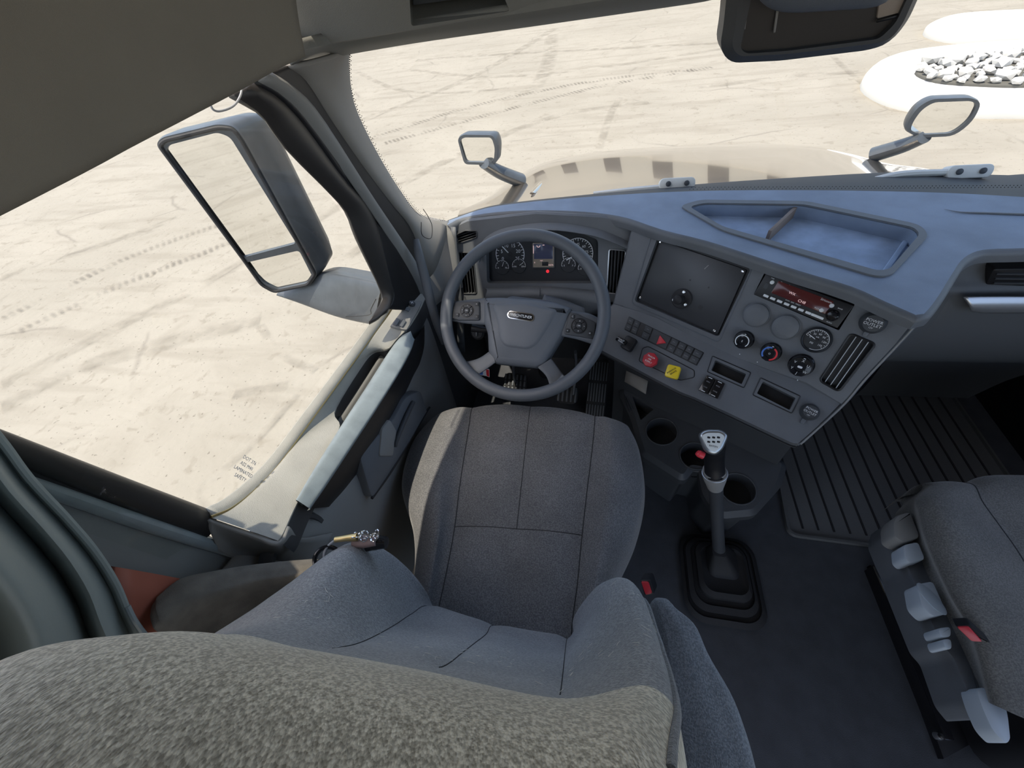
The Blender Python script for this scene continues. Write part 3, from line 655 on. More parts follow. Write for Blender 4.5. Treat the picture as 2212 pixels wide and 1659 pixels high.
for q in ((856, 697), (869, 700)):
    G = SWF.at(*q, .003); mb = MB(); mb.box(G, 0, 0, .026, .011, -.002, .005, .002, .0015); build('window_switch', mb, M['dash'], sw)
G = SWF.at(878, 668, .003); mb = MB(); mb.box(G, 0, 0, .014, .018, -.002, .003, .002, .001); build('mirror_switch', mb, M['dash'], sw)
G = SWF.at(889, 657, .003); mb = MB(); mb.lathe(G, [(.010, -.002), (.010, .004), (.008, .006), (.0001, .006)], 24); build('mirror_knob', mb, M['dark'], sw)
mb = MB(); mb.bar2(G, (-.005, 0), (.005, 0), .0015, .0066); mb.bar2(G, (0, -.005), (0, .005), .0015, .0067); build('knob_cross', mb, M['white'], sw)
# maker's marks etched on the side glass
GF = Fr(px(535, 1012, x=-.972), (0, .96, -.1), (0, -.1, -1))
GF = Fr(px(528, 1014, x=-.972), px(545, 1018, x=-.972)-px(515, 1000, x=-.972), px(520, 1030, x=-.972)-px(528, 1000, x=-.972))
for i in range(4): lettering(GF, 0, -.016+.010*i, ('DOT 376', 'AS2 M40', 'LAMINATED', 'SAFETY')[i], .008, M['grey_print'], door, name='glass_marking')
# ================================================================== OUTSIDE PARTS OF THE TRUCK
def mirror_thing():
    t = thing('door_mirror', px(740, 660, x=-1.15), 'tall grey door mirror on its arm outside the driver window', 'mirror')
    F = Fr(px(500, 440, y=.86), (.933, .36, 0), (0, 0, -1))
    def L(Q): return [F.loc(*q) for q in Q]
    out = rnd2(L([(336, 312), (349, 297), (470, 268), (505, 272), (524, 296), (655, 535), (686, 592), (668, 618), (592, 634), (562, 618), (522, 562)]), .012)
    gl = rnd2(L([(357, 326), (366, 313), (470, 286), (497, 296), (640, 526), (523, 557)]), .010)
    g2 = rnd2(L([(529, 568), (646, 541), (676, 600), (664, 612), (600, 626), (572, 612)]), .010)
    mb = MB(); mb.holes(F, out, [gl, g2], .008)
    ext = V((.10, .13, 0)).dot(F.a)
    rows = [[F(a, b, 0) for a, b in out], [F(a*1.01, b*1.01, -.012) for a, b in out], [F(a+.024, b*1.005, -.05) for a, b in out], [F(a*.97+.044, b*.97, -.09) for a, b in out], [F(a*.8+.058, b*.86, -.125) for a, b in out], [F(a*.4+.064, b*.5, -.138) for a, b in out]]
    mb.grid(rows, True, False, True); build('housing', mb, M['mirhouse'], t, ang=50)
    for nm, P in (('mirror_glass', gl), ('wide_angle_glass', g2)):
        mb = MB(); G = Fr(F.o, F.a, F.b)
        mb.prism(G, P, -.012, -.006); build(nm, mb, M['mirror'], t, smooth=False)
    mb = MB(); mb.tube([F(a, b, .001) for a, b in off2(out, .006)], .0045, 8, closed=True); build('rim_gasket', mb, M['rubber'], t)
    # arm, an aerofoil from the housing foot to the door
    tp_ = [px(604, 630, y=.90), px(650, 615, y=.90), px(700, 598, y=.90), px(760, 606, y=.87), px(824, 620, y=.835)]
    bt_ = [px(600, 638, y=.89), px(655, 658, y=.88), px(715, 680, y=.86), px(765, 693, y=.845), px(812, 702, y=.825)]
    md_ = [p.lerp(q, .52)+V((0, -.006, .004)) for p, q in zip(tp_, bt_)]
    mb = MB(); mb.loft([[p+V((0, .07, -.012)) for p in tp_], [p+V((0, .02, .002)) for p in tp_], tp_, md_, bt_, [p+V((0, .05, -.01)) for p in bt_], [p+V((0, .07, -.012)) for p in tp_]], 18, 40); build('arm', mb, M['mirhouse'], t, ang=60)
    mb = MB(); mb.tube([px(735, 685, y=.87), px(795, 681, x=-1.03), px(801, 668, x=-1.01), px(812, 646, x=-1.01)], .0012, 6, res=20); build('arm_joint_line', mb, M['black'], t)
    return t
mirror_thing()
# hood
hood = thing('engine_hood', (0, 2.0, .4), 'glossy dark engine hood seen over the dashboard', 'hood')
def hrow(pts, y, dz=0): return [px(u, v, y=y)+V((0, 0, dz)) for u, v in pts]
front = [px(1000, 462, y=1.75), px(1055, 425, y=2.05), px(1110, 385, y=2.35), px(1180, 352, y=2.5), px(1300, 329, y=2.6), px(1450, 318, y=2.66), px(1600, 313, y=2.7), px(1740, 315, y=2.68), px(1830, 333, y=2.6), px(1900, 355, y=2.5), px(1990, 368, y=2.35), px(2080, 395, y=2.1)]
rear = [px(985, 480, y=1.45)]+[V((x, 1.50, .735-.16*abs(x/.95)**3)) for x in (-.72, -.6, -.5, -.35, -.18, 0.02, .2, .38, .55, .72, .95)]
midr = []
for i, (p, q) in enumerate(zip(front, rear)):
    m = p.lerp(q, .5); m.z += .020; midr.append(m)
q1 = [p.lerp(m, .45)+V((0, 0, .016)) for p, m in zip(front, midr)]
nose = [p+V((0, .10, -.06)) for p in front]; nose2 = [p+V((0, .18, -.35)) for p in front]
mb = MB(); mb.loft([nose2, nose, front, q1, midr, rear], 60, 60); build('hood_shell', mb, M['paint'], hood, ang=60)
mb = MB(); mb.tube([px(1150, 418, y=1.75), px(1175, 392, y=1.95), px(1205, 368, y=2.2), px(1225, 356, y=2.4)], [.012, .016, .012, .005], 12, res=24, flat=.35); build('fender_crease', mb, M['paint'], hood)
# cowl between glass and hood
mb = MB()
cb = cr(base[1:], 30)
ct = cr([px(u, v, y=1.5) for u, v in ((968, 478), (1045, 450), (1130, 436), (1277, 420), (1469, 401), (1696, 385), (1979, 371), (2212, 378))]+[V((1.02, 1.45, .80))], 30)
mb.loft([[p+V((0, .012, -.004)) for p in cb], [p.lerp(q, .5)+V((0, 0, .004)) for p, q in zip(cb, ct)], ct, [q+V((0, .05, -.03)) for q in ct], [q+V((0, .12, -.12)) for q in ct]], 30, 14)
cw = tag(build('cowl_panel', mb, M['cowl']), 'dark plastic cowl strip between windscreen and hood', 'cowl')
def hmirror(name, Q, GQ, y, stalk, label, r, ax):
    t = thing(name, px(*stalk[-1], y=y), label, 'mirror', None)
    c = px(sum(q[0] for q in Q)/len(Q), sum(q[1] for q in Q)/len(Q), y=y)
    F = Fr(c, ax, (0, 0, -1)); P = rnd2([F.loc(*q) for q in Q], r); G = rnd2([F.loc(*q) for q in GQ], r*.8)
    mb = MB(); mb.holes(F, P, [G], .01)
    mb.grid([[F(a*k+o_, b*k, -d) for a, b in P] for k, d, o_ in ((1, 0, 0), (1.03, .015, 0), (1.0, .05, .004), (.8, .09, .008), (.4, .11, .01))], True, False, True)
    build('housing', mb, M['mirhouse'], t, ang=50)
    mb = MB(); mb.prism(F, off2(G, -.001), -.014, -.008)
    build('mirror_glass', mb, M['mirror'], t, smooth=False)
    mb = MB(); mb.tube([px(u, v, y=y+.05*k) for k, (u, v) in enumerate(stalk)], [.045, .055, .06], 16, res=14, flat=.55); build('stalk', mb, M['mirhouse'], t)
    return t
hmirror('hood_mirror', [(988, 300), (999, 291), (1066, 292), (1075, 318), (1073, 348), (1064, 357), (1003, 355)], [(993, 304), (1002, 297), (1062, 297), (1069, 320), (1067, 344), (1059, 351), (1007, 350)], 1.95,
        [(1045, 352), (1080, 372), (1125, 390)], 'small square hood mirror at the left front of the hood', .02, (1, -.12, 0))
hmirror('hood_mirror', [(1957, 282), (1962, 262), (1982, 232), (2012, 214), (2100, 211), (2121, 222), (2102, 262), (2062, 294), (1985, 298)], [(1966, 282), (1972, 264), (1990, 238), (2016, 221), (2098, 218), (2111, 226), (2094, 260), (2058, 288), (1990, 291)], 2.2,
        [(1998, 296), (1950, 315), (1885, 335)], 'larger rounded hood mirror at the right front of the hood', .03, (1, -.05, 0))
def wiper(pts, piv, label, y):
    t = thing('windscreen_wiper', px(*piv, y=y), label, 'wiper')
    P = [px(u, v, y=y) for u, v in pts]
    mb = MB(); mb.tube(P, [.008, .010, .008], 8, res=24); build('wiper_arm', mb, M['wiper'], t)
    mb = MB(); mb.tube([P[0]+V((-.01, .0, -.012)), P[len(P)//2]+V((0, 0, -.014)), P[-2]+V((0, 0, -.012))], .005, 8, res=20); build('blade', mb, M['rubber'], t)
    F = Fr(px(*piv, y=y), (1, 0, 0), (0, -.5, -1)); mb = MB(); mb.box(F, 0, 0, .11, .035, -.02, .012, .014, .004); build('pivot_cover', mb, M['wiper'], t)
    for k in (-1, 1):
        mb = MB(); mb.lathe(F.sub(.028*k, 0, .012), [(.008, 0), (.008, .004), (.005, .006), (.0001, .006)], 16); build('pivot_nut', mb, M['dark'], t)
wiper([(1282, 419), (1340, 413), (1400, 407), (1450, 402)], (1462, 397), 'left windscreen wiper with grey pivot above the instrument side of the dash', 1.42)
wiper([(1830, 402), (1890, 388), (1950, 376), (2040, 372), (2080, 370)], (2090, 371), 'right windscreen wiper with grey pivot near the right end of the glass', 1.42)
for q in ((1284, 422, 1330, 405), (1900, 381, 1980, 362), (1960, 371, 1885, 392)):
    pass
# camera housing behind the glass, hanging from the header
ch = thing('sensor_housing', px(1770, 60, y=.97), 'dark sensor box hanging at the top of the windscreen', 'sensor housing')
HF = Fr(px(1770, 70, y=.96), (.99, .10, 0), (0, .18, -1))
P = rnd2([HF.loc(*q) for q in ((1600, -40), (1588, 60), (1580, 100), (1596, 122), (1700, 117), (1890, 94), (1925, 84), (1950, 52), (1990, -40))], .012)
P2_ = rnd2([HF.loc(*q) for q in ((1630, -36), (1599, 105), (1612, 116), (1700, 110), (1900, 84), (1935, 50), (1975, -36))], .008)
mb = MB(); mb.holes(HF, P, [P2_], .012, .05); build('shell', mb, M['dark'], ch, ang=40)
mb = MB(); mb.prism(HF, off2(P2_, -.002), -.014, -.010); build('back_plate', mb, M['bronze'], ch)
mb = MB(); mb.bar2(HF, HF.loc(1682, 20), HF.loc(1674, 72), .003, -.007); build('inner_rib', mb, M['trimgrey'], ch, solid=.004)
mb = MB(); mb.bar2(HF, HF.loc(1612, 20), HF.loc(1606, 66), .007, -.007); build('inner_rib', mb, M['trimgrey'], ch, solid=.004)
mb = MB(); mb.prism(HF, rnd2([HF.loc(*q) for q in ((1908, -30), (1898, 44), (1950, 30), (1975, -30))], .003), -.010, -.006, .001); build('paper_label', mb, mat('faded label', (.32, .27, .23), .7), ch)
mb = MB(); mb.bar2(HF, HF.loc(1896, 47), HF.loc(1955, 33), .004, -.004); mb.bar2(HF, HF.loc(1955, 33), HF.loc(1982, -20), .004, -.004); build('label_border', mb, M['black'], ch, solid=.002)
mb = MB(); tp = [(1640, -30), (1655, 0), (1700, 18), (1800, 14), (1900, 4), (1930, -30)]
mb.loft([[px(u, v-2, y=.93) for u, v in tp], [px(u, v-8, y=.90) for u, v in tp], [px(u, v-60, y=.88) for u, v in tp]], 20, 8); build('top_cover', mb, M['hub'], ch, solid=.006)
# ================================================================== DASHBOARD
dash = thing('dashboard', (-.2, 1.0, .5), 'wide dark dashboard with gauges, radio and rows of switches', 'dashboard')
SO = CAM+ray(1738, 648)*.92
h_ = V((.848, -.53, 0)).normalized(); rr_v = V((h_.y, -h_.x, 0))
SP = Fr(SO, h_, rr_v*math.sin(math.radians(27))-V((0, 0, 1))*math.cos(math.radians(27)))      # centre stack
CP = Fr(px(1170, 560, y=1.10), (1, 0, 0), (0, -math.sin(math.radians(22)), -math.cos(math.radians(22))))  # instrument side
cro = SP.hit(1589, 771)
crd = (SP.hit(1813, 871)-SP.hit(1420, 686)).normalized()
dl = rr_v*math.sin(math.radians(52))-V((0, 0, 1))*math.cos(math.radians(52))
LP = Fr(cro, crd, dl)                                                                          # lower switch panel
# top pad: flat sheet with the tray opening
TF = Fr((0, 1.1, DZ), (1, 0, 0), (0, -1, 0))
brow = [(966, 486), (1000, 470), (1073, 458), (1158, 454), (1243, 456), (1300, 461), (1356, 471), (1430, 496), (1526, 520), (1620, 550), (1730, 586), (1840, 619), (1914, 652), (1978, 680)]
brow_r = [(1996, 678), (2012, 660), (2031, 633), (2057, 591), (2079, 560), (2112, 542), (2160, 537), (2212, 536)]
bpts = [TF.loc(*q) for q in brow]; brp = [TF.loc(*q) for q in brow_r]+[(1.0, 1.1-px(2212, 536, z=DZ).y-.02)]
bpts = [(p.x, p.y) for p in cr([V((a, b, 0)) for a, b in bpts], 40)]; brp = [(p.x, p.y) for p in cr([V((a, b, 0)) for a, b in brp], 30)]
bk = [(p.x, 1.1-p.y-.004) for p in cr(base[1:], 30)]
tr_out = rnd2([TF.loc(*q) for q in ((1468, 447), (1512, 434), (1740, 437), (1985, 488), (2004, 510), (1925, 594), (1905, 600), (1880, 597), (1560, 500))], .022, 5)
tr_in = rnd2([TF.loc(*q) for q in ((1488, 449), (1520, 441), (1735, 444), (1972, 494), (1985, 508), (1920, 584), (1895, 588), (1560, 492))], .018, 5)
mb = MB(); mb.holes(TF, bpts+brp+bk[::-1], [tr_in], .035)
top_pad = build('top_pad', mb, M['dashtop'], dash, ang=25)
mb = MB(); mb.grid([[TF(a, b, c) for a, b in P] for P, c in ((tr_in, -.002), (off2(tr_in, -.002), .003), (tr_out, .003), (off2(tr_out, -.006), -.001))], True) if len(tr_in) == len(tr_out) else None
if len(tr_in) != len(tr_out):
    mb = MB(); mb.holes(TF.sub(0, 0, .004), off2(tr_out, .0), [tr_in], .006, .004)
build('tray_rim', mb, M['trimgrey'] if False else M['dash'], dash, ang=30)
TB = TF.sub(0, 0, -.034)
mb = MB(); mb.prism(TF, off2(tr_in, -.004), -.040, -.034); tray = build('storage_tray', mb, M['tray'], dash)
mb = MB(); p, q = TF.loc(1728, 441, -.01), TF.loc(1662, 503, -.01)
d = (V(q)-V(p)).normalized(); m_ = V((-d.y, d.x))*.004; pq = [tuple(V(p)+m_), tuple(V(q)+m_), tuple(V(q)-m_), tuple(V(p)-m_)]
mb.prism(TF, pq, -.034, -.004, .001); build('tray_divider', mb, mat('tan divider', (.22, .17, .14), .6), dash)
mb = MB(); p, q = TF.loc(1915, 582, -.02), TF.loc(1968, 505, -.02); mb.tube([TF(*p, -.030), TF(*q, -.030)], .006, 8, flat=.5); build('tray_step', mb, M['tray'], dash)
# rolled brow
def roll(pl, drop, inn, name, m):
    P0 = [TF(a, b) for a, b in pl]; rows = [[] for _ in range(8)]
    for i, p in enumerate(P0):
        t = (P0[min(i+1, len(P0)-1)]-P0[max(i-1, 0)]).normalized(); nn = V((t.y, -t.x, 0))
        if nn.dot(V((.0, -1, 0)))+nn.dot(V((.35, 0, 0))) < 0: nn = -nn
        for k in range(6):
            a = math.pi*.5*k/5; rows[k].append(p+nn*math.sin(a)*.012*1+V((0, 0, -(1-math.cos(a))*.012)))
        rows[6].append(p+nn*.012+V((0, 0, -drop))); rows[7].append(p-nn*inn+V((0, 0, -drop-.006)))
    mb = MB(); mb.grid(rows); return build(name, mb, m, dash, ang=60)
roll(bpts+brp[1:], .026, .03, 'brow', M['dash'])
# ---- instrument side
cl_out = [CP.loc(*q) for q in ((972, 496), (1010, 478), (1158, 462), (1300, 470), (1372, 482), (1366, 560), (1348, 652), (1300, 652), (1180, 640), (1050, 655), (1000, 690), (985, 600))]
cl_hole = rnd2([CP.loc(*q) for q in ((1052, 612), (1050, 540), (1062, 520), (1110, 502), (1180, 495), (1245, 500), (1292, 518), (1292, 612))], .012)
vent_r = rnd2([CP.loc(*q) for q in ((1316, 538), (1352, 541), (1341, 636), (1310, 632))], .008)
vent_l = rnd2([CP.loc(*q) for q in ((990, 545), (1022, 546), (1030, 634), (1000, 634))], .008)
vent_t = rnd2([CP.loc(*q) for q in ((984, 508), (1005, 498), (1030, 499), (1030, 513), (990, 526))], .004)
mb = MB(); mb.holes(CP, cl_out, [cl_hole, vent_r, vent_l, vent_t], .035, .02); build('instrument_surround', mb, M['dash'], dash, ang=25)
CI = CP.sub(0, 0, -.034)
mb = MB(); mb.prism(CP, off2(cl_hole, -.004), -.040, -.034); clu = build('instrument_cluster', mb, M['dial'], dash)
mb = MB(); hp = [CP.loc(*q) for q in ((1040, 560), (1045, 528), (1090, 503), (1180, 491), (1260, 499), (1310, 512), (1366, 536))]
hq = cr([CP(a, b, .002) for a, b in hp], 30); mb.loft([hq, [p+CP.n*.022+CP.b*.006 for p in hq], [p+CP.n*.024+CP.b*.002 for p in hq], [p+CP.n*.0+CP.b*-.014 for p in hq]], 30, 10)
build('cluster_hood', mb, M['dash'], dash, ang=60)
def vent(F, P, name, n, m, along, rim=None, depth=-.03, tilt=.6):
    v = MB(); v.prism(F, off2(P, -.002), depth-.004, depth); o = build(name, v, M['black'], dash)
    c = V((sum(p[0] for p in P)/len(P), sum(p[1] for p in P)/len(P)))
    def span(dirn, off):
        d = V(dirn).normalized(); pn = V((-d.y, d.x)); o0 = c+pn*off; ts = []
        for i in range(len(P)):
            a, b = V(P[i-1])-o0, V(P[i])-o0; da, db = a.dot(pn), b.dot(pn)
            if (da > 0) != (db > 0): k = da/(da-db); ts.append((a.lerp(b, k)).dot(d))
        return (o0+d*min(ts), o0+d*max(ts)) if len(ts) >= 2 else None
    pn = V((-V(along).normalized().y, V(along).normalized().x)); ext = [ (V(p)-c).dot(pn) for p in P]
    lo_, hi_ = min(ext), max(ext)
    for i in range(n):
        sp = span(along, lo_+(hi_-lo_)*(i+1)/(n+1))
        if not sp: continue
        p, q = sp; s_ = MB(); w = pn*.001; dd = depth
        if m is M['silver']: depth_ = -.0065; w = pn*.0007
        else: depth_ = depth
        s_.add([F(*(p-w), -.004), F(*(q-w), -.004), F(*(q+w), -.004), F(*(p+w), -.004), F(*(p-w+pn*.004*(depth_ == depth)), depth_), F(*(q-w+pn*.004*(depth_ == depth)), depth_), F(*(q+w+pn*.004*(depth_ == depth)), depth_), F(*(p+w+pn*.004*(depth_ == depth)), depth_)],
               [(0, 1, 2, 3), (0, 4, 5, 1), (2, 6, 7, 3), (1, 5, 6, 2), (0, 3, 7, 4)])
        build('vent_slat', s_, m, o, smooth=False)
    r = MB(); r.tube([F(a, b, .001) for a, b in P], .0022, 8, closed=True); build('vent_rim', r, rim or M['dark'], o)
    return o
al = V(CP.loc(1334, 636))-V(CP.loc(1340, 540))
vent(CP, vent_r, 'air_vent', 4, M['dark'], al, M['silver'])
vent(CP, vent_l, 'air_vent', 4, M['dark'], V(CP.loc(1014, 634))-V(CP.loc(1004, 545)))
vent(CP, vent_t, 'defroster_vent', 3, M['dark'], V(CP.loc(1030, 499))-V(CP.loc(990, 512)))
mb = MB(); mb.tube([CP(*CP.loc(u, v), .001) for u, v in ((1372, 484), (1366, 560), (1348, 650))], .0016, 6, res=14); build('panel_gap', mb, M['black'], dash)
def gauge(F, u, v, r, c, name, par, t0, t1, nt, nums, needle, face=None, nsz=.3, glassy=False, bez=None):
    G = F.at(u, v, c); mb = MB(); mb.lathe(G, [(r, -.004), (r, .001), (r*.98, .0015), (.0001, .0015)] if not bez else [(r*1.16, -.004), (r*1.16, .004), (r*1.08, .007), (r, .005), (r*.98, .001), (.0001, .001)], 40)
    g = build(name, mb, face or M['dial'], par)
    mb = MB(); mb.arc(G, 0, 0, r*.90, r*.94, t0, t1, .002, 40)
    for i in range(nt+1):
        a = math.radians(t0+(t1-t0)*i/nt); L = .74 if i % 2 == 0 else .82
        mb.bar2(G, (r*L*math.sin(a), -r*L*math.cos(a)), (r*.92*math.sin(a), -r*.92*math.cos(a)), r*.035, .002)
    build('dial_marks', mb, M['white'], g, smooth=False)
    for i, s_ in enumerate(nums):
        a = math.radians(t0+(t1-t0)*i/max(1, len(nums)-1)); lettering(G, r*.56*math.sin(a), -r*.56*math.cos(a), s_, r*nsz, M['white'], g, c=.002, name='dial_number')
    a = math.radians(needle); mb = MB(); d = V((math.sin(a), -math.cos(a)))
    mb.bar2(G, d*r*-.12, d*r*.78, r*.06, .0045); build('needle', mb, M['white'], g, smooth=False)
    mb = MB(); mb.lathe(G, [(r*.14, .0015), (r*.14, .005), (.0001, .005)], 16); build('needle_hub', mb, M['black'], g)
    return g
CIh = -.034
gauge(CP, 1102, 549, .050, CIh, 'tachometer', dash, -120, 120, 20, ['0', '5', '10', '15', '20', '25'], -44)
gauge(CP, 1248, 548, .050, CIh, 'speedometer', dash, -120, 120, 24, ['0', '15', '30', '45', '60', '75', '85'], -118, nsz=.22)
gauge(CP, 1085, 577, .0235, CIh+.0025, 'oil_pressure_gauge', dash, -100, 100, 8, ['0', '75'], 20)
gauge(CP, 1121, 574, .0235, CIh+.0025, 'coolant_gauge', dash, -100, 100, 8, ['100', '250'], 55)
gauge(CP, 1228, 572, .0235, CIh+.0025, 'fuel_gauge', dash, -100, 100, 8, ['E', 'F'], 15)
gauge(CP, 1264, 579, .0235, CIh+.0025, 'air_pressure_gauge', dash, -100, 100, 8, ['0', '150'], -60)
G = CP.at(1174, 551, CIh); mb = MB(); mb.box(G, 0, 0, .074, .082, -.001, .004, .005, .0015); sc = build('driver_display', mb, M['dark'], dash)
mb = MB(); mb.box(G, 0, 0, .066, .074, .003, .0046, .002, .0003); build('display_face', mb, M['screen2'], sc)
mb = MB(); mb.box(G, 0, -.012, .060, .046, .0044, .0052, .001, .0002); build('display_window', mb, M['screen'], sc)
mb = MB(); mb.box(G, .006, .026, .020, .012, .0046, .0052, .001, .0002); build('display_block', mb, M['black'], sc)
lettering(G, .024, .030, '50376', .0065, M['lcd'], sc, c=.0054); lettering(G, -.006, .016, 'mph', .005, M['lcd'], sc, c=.0054); lettering(G, -.028, .022, '0', .006, M['lcd'], sc, c=.0054)
mb = MB(); mb.bar2(G, (-.031, -.030), (-.031, -.006), .002, .0056); mb.arc(G, -.015, -.030, .004, .006, 90, 270, .0056, 10); mb.bar2(G, (-.002, -.031), (.004, -.031), .002, .0056); build('display_icons', mb, M['lcd'], sc, smooth=False)
G = CP.at(1183, 586, CIh+.001); mb = MB(); mb.ring(G, 0, 0, .0028, .0046, 0, .001, 20); mb.bar2(G, (-.001, 0), (.001, 0), .002, .001); build('warning_light', mb, M['tell'], dash)
# lower ledge below the cluster, column shelf and knee panel
mb = MB(); mb.loft([[px(1046, 622, y=1.07), px(1170, 618, y=1.07), px(1300, 628, y=1.07)], [px(1052, 628, y=1.04), px(1170, 624, y=1.04), px(1300, 634, y=1.04)], [px(1044, 652, y=1.02), px(1170, 641, y=1.02), px(1300, 655, y=1.02)], [px(1040, 680, y=1.03), px(1170, 668, y=1.03), px(1300, 680, y=1.03)]], 20, 14)
build('column_shelf', mb, M['dash'], dash, ang=60)
mb = MB(); mb.tube([px(1167, 622, y=1.035), px(1166, 640, y=1.015)], .001, 6); build('shelf_gap', mb, M['black'], dash)
mb = MB()
kt = [V((-.93, 1.06, .66)), px(1000, 690, y=1.055), px(1050, 660, y=1.055), px(1180, 660, y=1.055), px(1310, 660, y=1.04), px(1345, 660, y=1.0)]
mb.loft([kt, [V((p.x, p.y+.02, .58)) for p in kt], [V((p.x, p.y+.05, .47)) for p in kt], [V((p.x, p.y+.14, .42)) for p in kt]], 20, 12); build('knee_panel', mb, M['dark'], dash, ang=60)
# side end cap at the left
mb = MB(); mb.loft([[px(962, 490, y=1.13), px(972, 560, y=1.09), px(985, 660, y=1.05), px(990, 760, y=1.03)], [px(985, 490, y=1.11), px(990, 560, y=1.08), px(1000, 660, y=1.045), px(1005, 760, y=1.03)]], 10, 4); build('end_cap', mb, M['dash'], dash, solid=.004)
# ---- centre stack
st_out = [SP.loc(*q) for q in ((1370, 482), (1430, 500), (1526, 524), (1620, 556), (1730, 592), (1840, 628), (1914, 660), (1975, 692), (1934, 743), (1862, 820), (1818, 872), (1741, 826), (1669, 801), (1589, 771), (1517, 738), (1420, 686), (1326, 657))]
plate_q = ((1421, 511), (1622, 580), (1552, 728), (1370, 650))
plate = rnd2([SP.loc(*q) for q in plate_q], .009)
radio_q = ((1652, 588), (1847, 657), (1812, 714), (1628, 636))
radio = rnd2([SP.loc(*q) for q in radio_q], .003)
svent_q = ((1838, 720), (1892, 743), (1812, 846), (1770, 822))
svent = rnd2([SP.loc(*q) for q in svent_q], .009)
mb = MB(); mb.holes(SP, st_out, [plate, radio, svent], .016, .02); build('centre_stack', mb, M['dash'], dash, ang=25)
mb = MB(); rim_o = rnd2([SP.loc(*q) for q in ((1408, 506), (1626, 576), (1552, 740), (1364, 655))], .012); mb.tube([SP(a, b, .0) for a, b in rim_o], .0018, 8, closed=True); build('opening_edge', mb, M['hub'], dash)
mb = MB(); inner = rnd2([SP.loc(*q, -.010) for q in ((1427, 519), (1612, 583), (1550, 722), (1381, 646))], .003)
mb.prism(SP, inner, -.016, -.009, .001); pl_ = build('mounting_plate', mb, M['dial'] if False else mat('black plate', (.045, .047, .052), .38, bump=.1, bscale=400), dash)
mb = MB(); mb.prism(SP, off2(plate, -.003), -.020, -.0155); build('plate_recess', mb, M['black'], dash)
for q in ((1426, 523), (1604, 586), (1543, 714), (1383, 643)):
    G = SP.at(*q, -.009); mb = MB(); mb.lathe(G, [(.0035, 0), (.0035, .002), (.0022, .0025), (.0018, .001), (.0001, .001)], 16); build('plate_screw', mb, M['chrome'], pl_)
for q, r in (((1491, 605), .0022), ((1531, 621), .0022), ((1513, 664), .0058)):
    G = SP.at(*q, -.0088); mb = MB(); mb.cyl(G, 0, 0, r, -.0002, .0002, 20); build('plate_hole', mb, M['black'], pl_)
G = SP.at(1526, 577, -.0088); mb = MB(); mb.bar2(G, (-.003, .006), (.003, -.006), .0018, .0001); build('scratch', mb, M['trimgrey'], pl_)
G = SP.at(1473, 645, -.009); mb = MB(); mb.lathe(G, [(.027, 0), (.027, .003), (.025, .005), (.011, .006), (.0095, .018), (.0115, .024), (.013, .030), (.0115, .038), (.006, .043), (.0001, .044)], 40); bl = build('ball_mount', mb, M['rubber'], pl_)
for a in (-80, 20, 130):
    x, y = .0185*math.cos(math.radians(a+180-0)), .0185*math.sin(math.radians(a+180))
for x, y in ((.0, -.019), (-.0175, .009), (.0165, .0105)):
    mb = MB(); mb.lathe(G.sub(x, y, .005), [(.0045, 0), (.0045, .003), (.003, .0045), (.0001, .0045)], 16); build('mount_bolt', mb, M['bolt'], bl)
for x, y in ((-.012, -.015), (.012, -.015), (.019, -.004)):
    mb = MB(); mb.cyl(G.sub(x, y, .0052), 0, 0, .0022, 0, .0003, 12); build('mount_hole', mb, M['black'], bl)
# radio
RC = [SP.loc(*q) for q in radio_q]
u_ = (V(RC[1])-V(RC[0])+V(RC[2])-V(RC[3])).normalized(); ra = math.atan2(u_.y, u_.x); cen = sum((V(c) for c in RC), V((0, 0)))/4
RF = SP.sub(cen.x, cen.y, 0, ra)
mb = MB(); mb.box(RF, 0, 0, .185, .054, -.015, .004, .002, .0012); rad = build('radio', mb, M['black'], dash)
mb = MB(); mb.box(RF, -.002, -.006, .118, .030, .0035, .0048, .002, .0004); build('radio_display', mb, M['radioscr'], rad)
lettering(RF, -.022, -.006, 'WX', .008, M['lcd'], rad, c=.005); lettering(RF, .004, .003, 'CH8', .0085, M['lcd'], rad, c=.005)
lettering(RF, -.045, -.0195, 'Bluetooth', .0055, M['white'], rad, c=.0045); lettering(RF, .044, -.017, 'Siriusxm', .0065, M['white'], rad, c=.0050)
lettering(RF, -.074, -.021, 'PAIR', .0035, M['white'], rad, c=.0045); lettering(RF, .075, -.012, 'BAND', .0035, M['white'], rad, c=.0045); lettering(RF, .038, .004, 'PHONE', .0035, M['white'], rad, c=.0051)
lettering(RF, -.010, .0115, 'SCAN   SEEK   PRESET', .0035, M['white'], rad, c=.0051)
for i in range(7):
    mb = MB(); mb.box(RF, -.067+.0158*i, .0195, .0115, .0055, .003, .0062, .0012, .0006); build('preset_button', mb, M['white'], rad)
mb = MB(); mb.box(RF, .047, .0195, .026, .0055, .003, .0062, .0012, .0006); build('preset_button', mb, M['white'], rad)
for x, y in ((-.071, -.013), (.058, -.012), (.047, .004)):
    mb = MB(); mb.lathe(RF.sub(x, y, .003), [(.0046, 0), (.0046, .003), (.0035, .004), (.0001, .004)], 20); build('round_button', mb, M['white'], rad)
mb = MB(); mb.lathe(RF.sub(.071, .006, .003), [(.013, 0), (.0125, .006), (.0105, .014), (.008, .016), (.0001, .015)], 32); kn = build('volume_knob', mb, M['gloss'], rad)
mb = MB(); mb.box(RF, -.078, -.001, .009, .014, .0035, .0045, .001, .0003); build('usb_port', mb, M['dark'], rad)
lettering(RF, .073, .022, 'AUDIO', .0035, M['white'], rad, c=.0045)
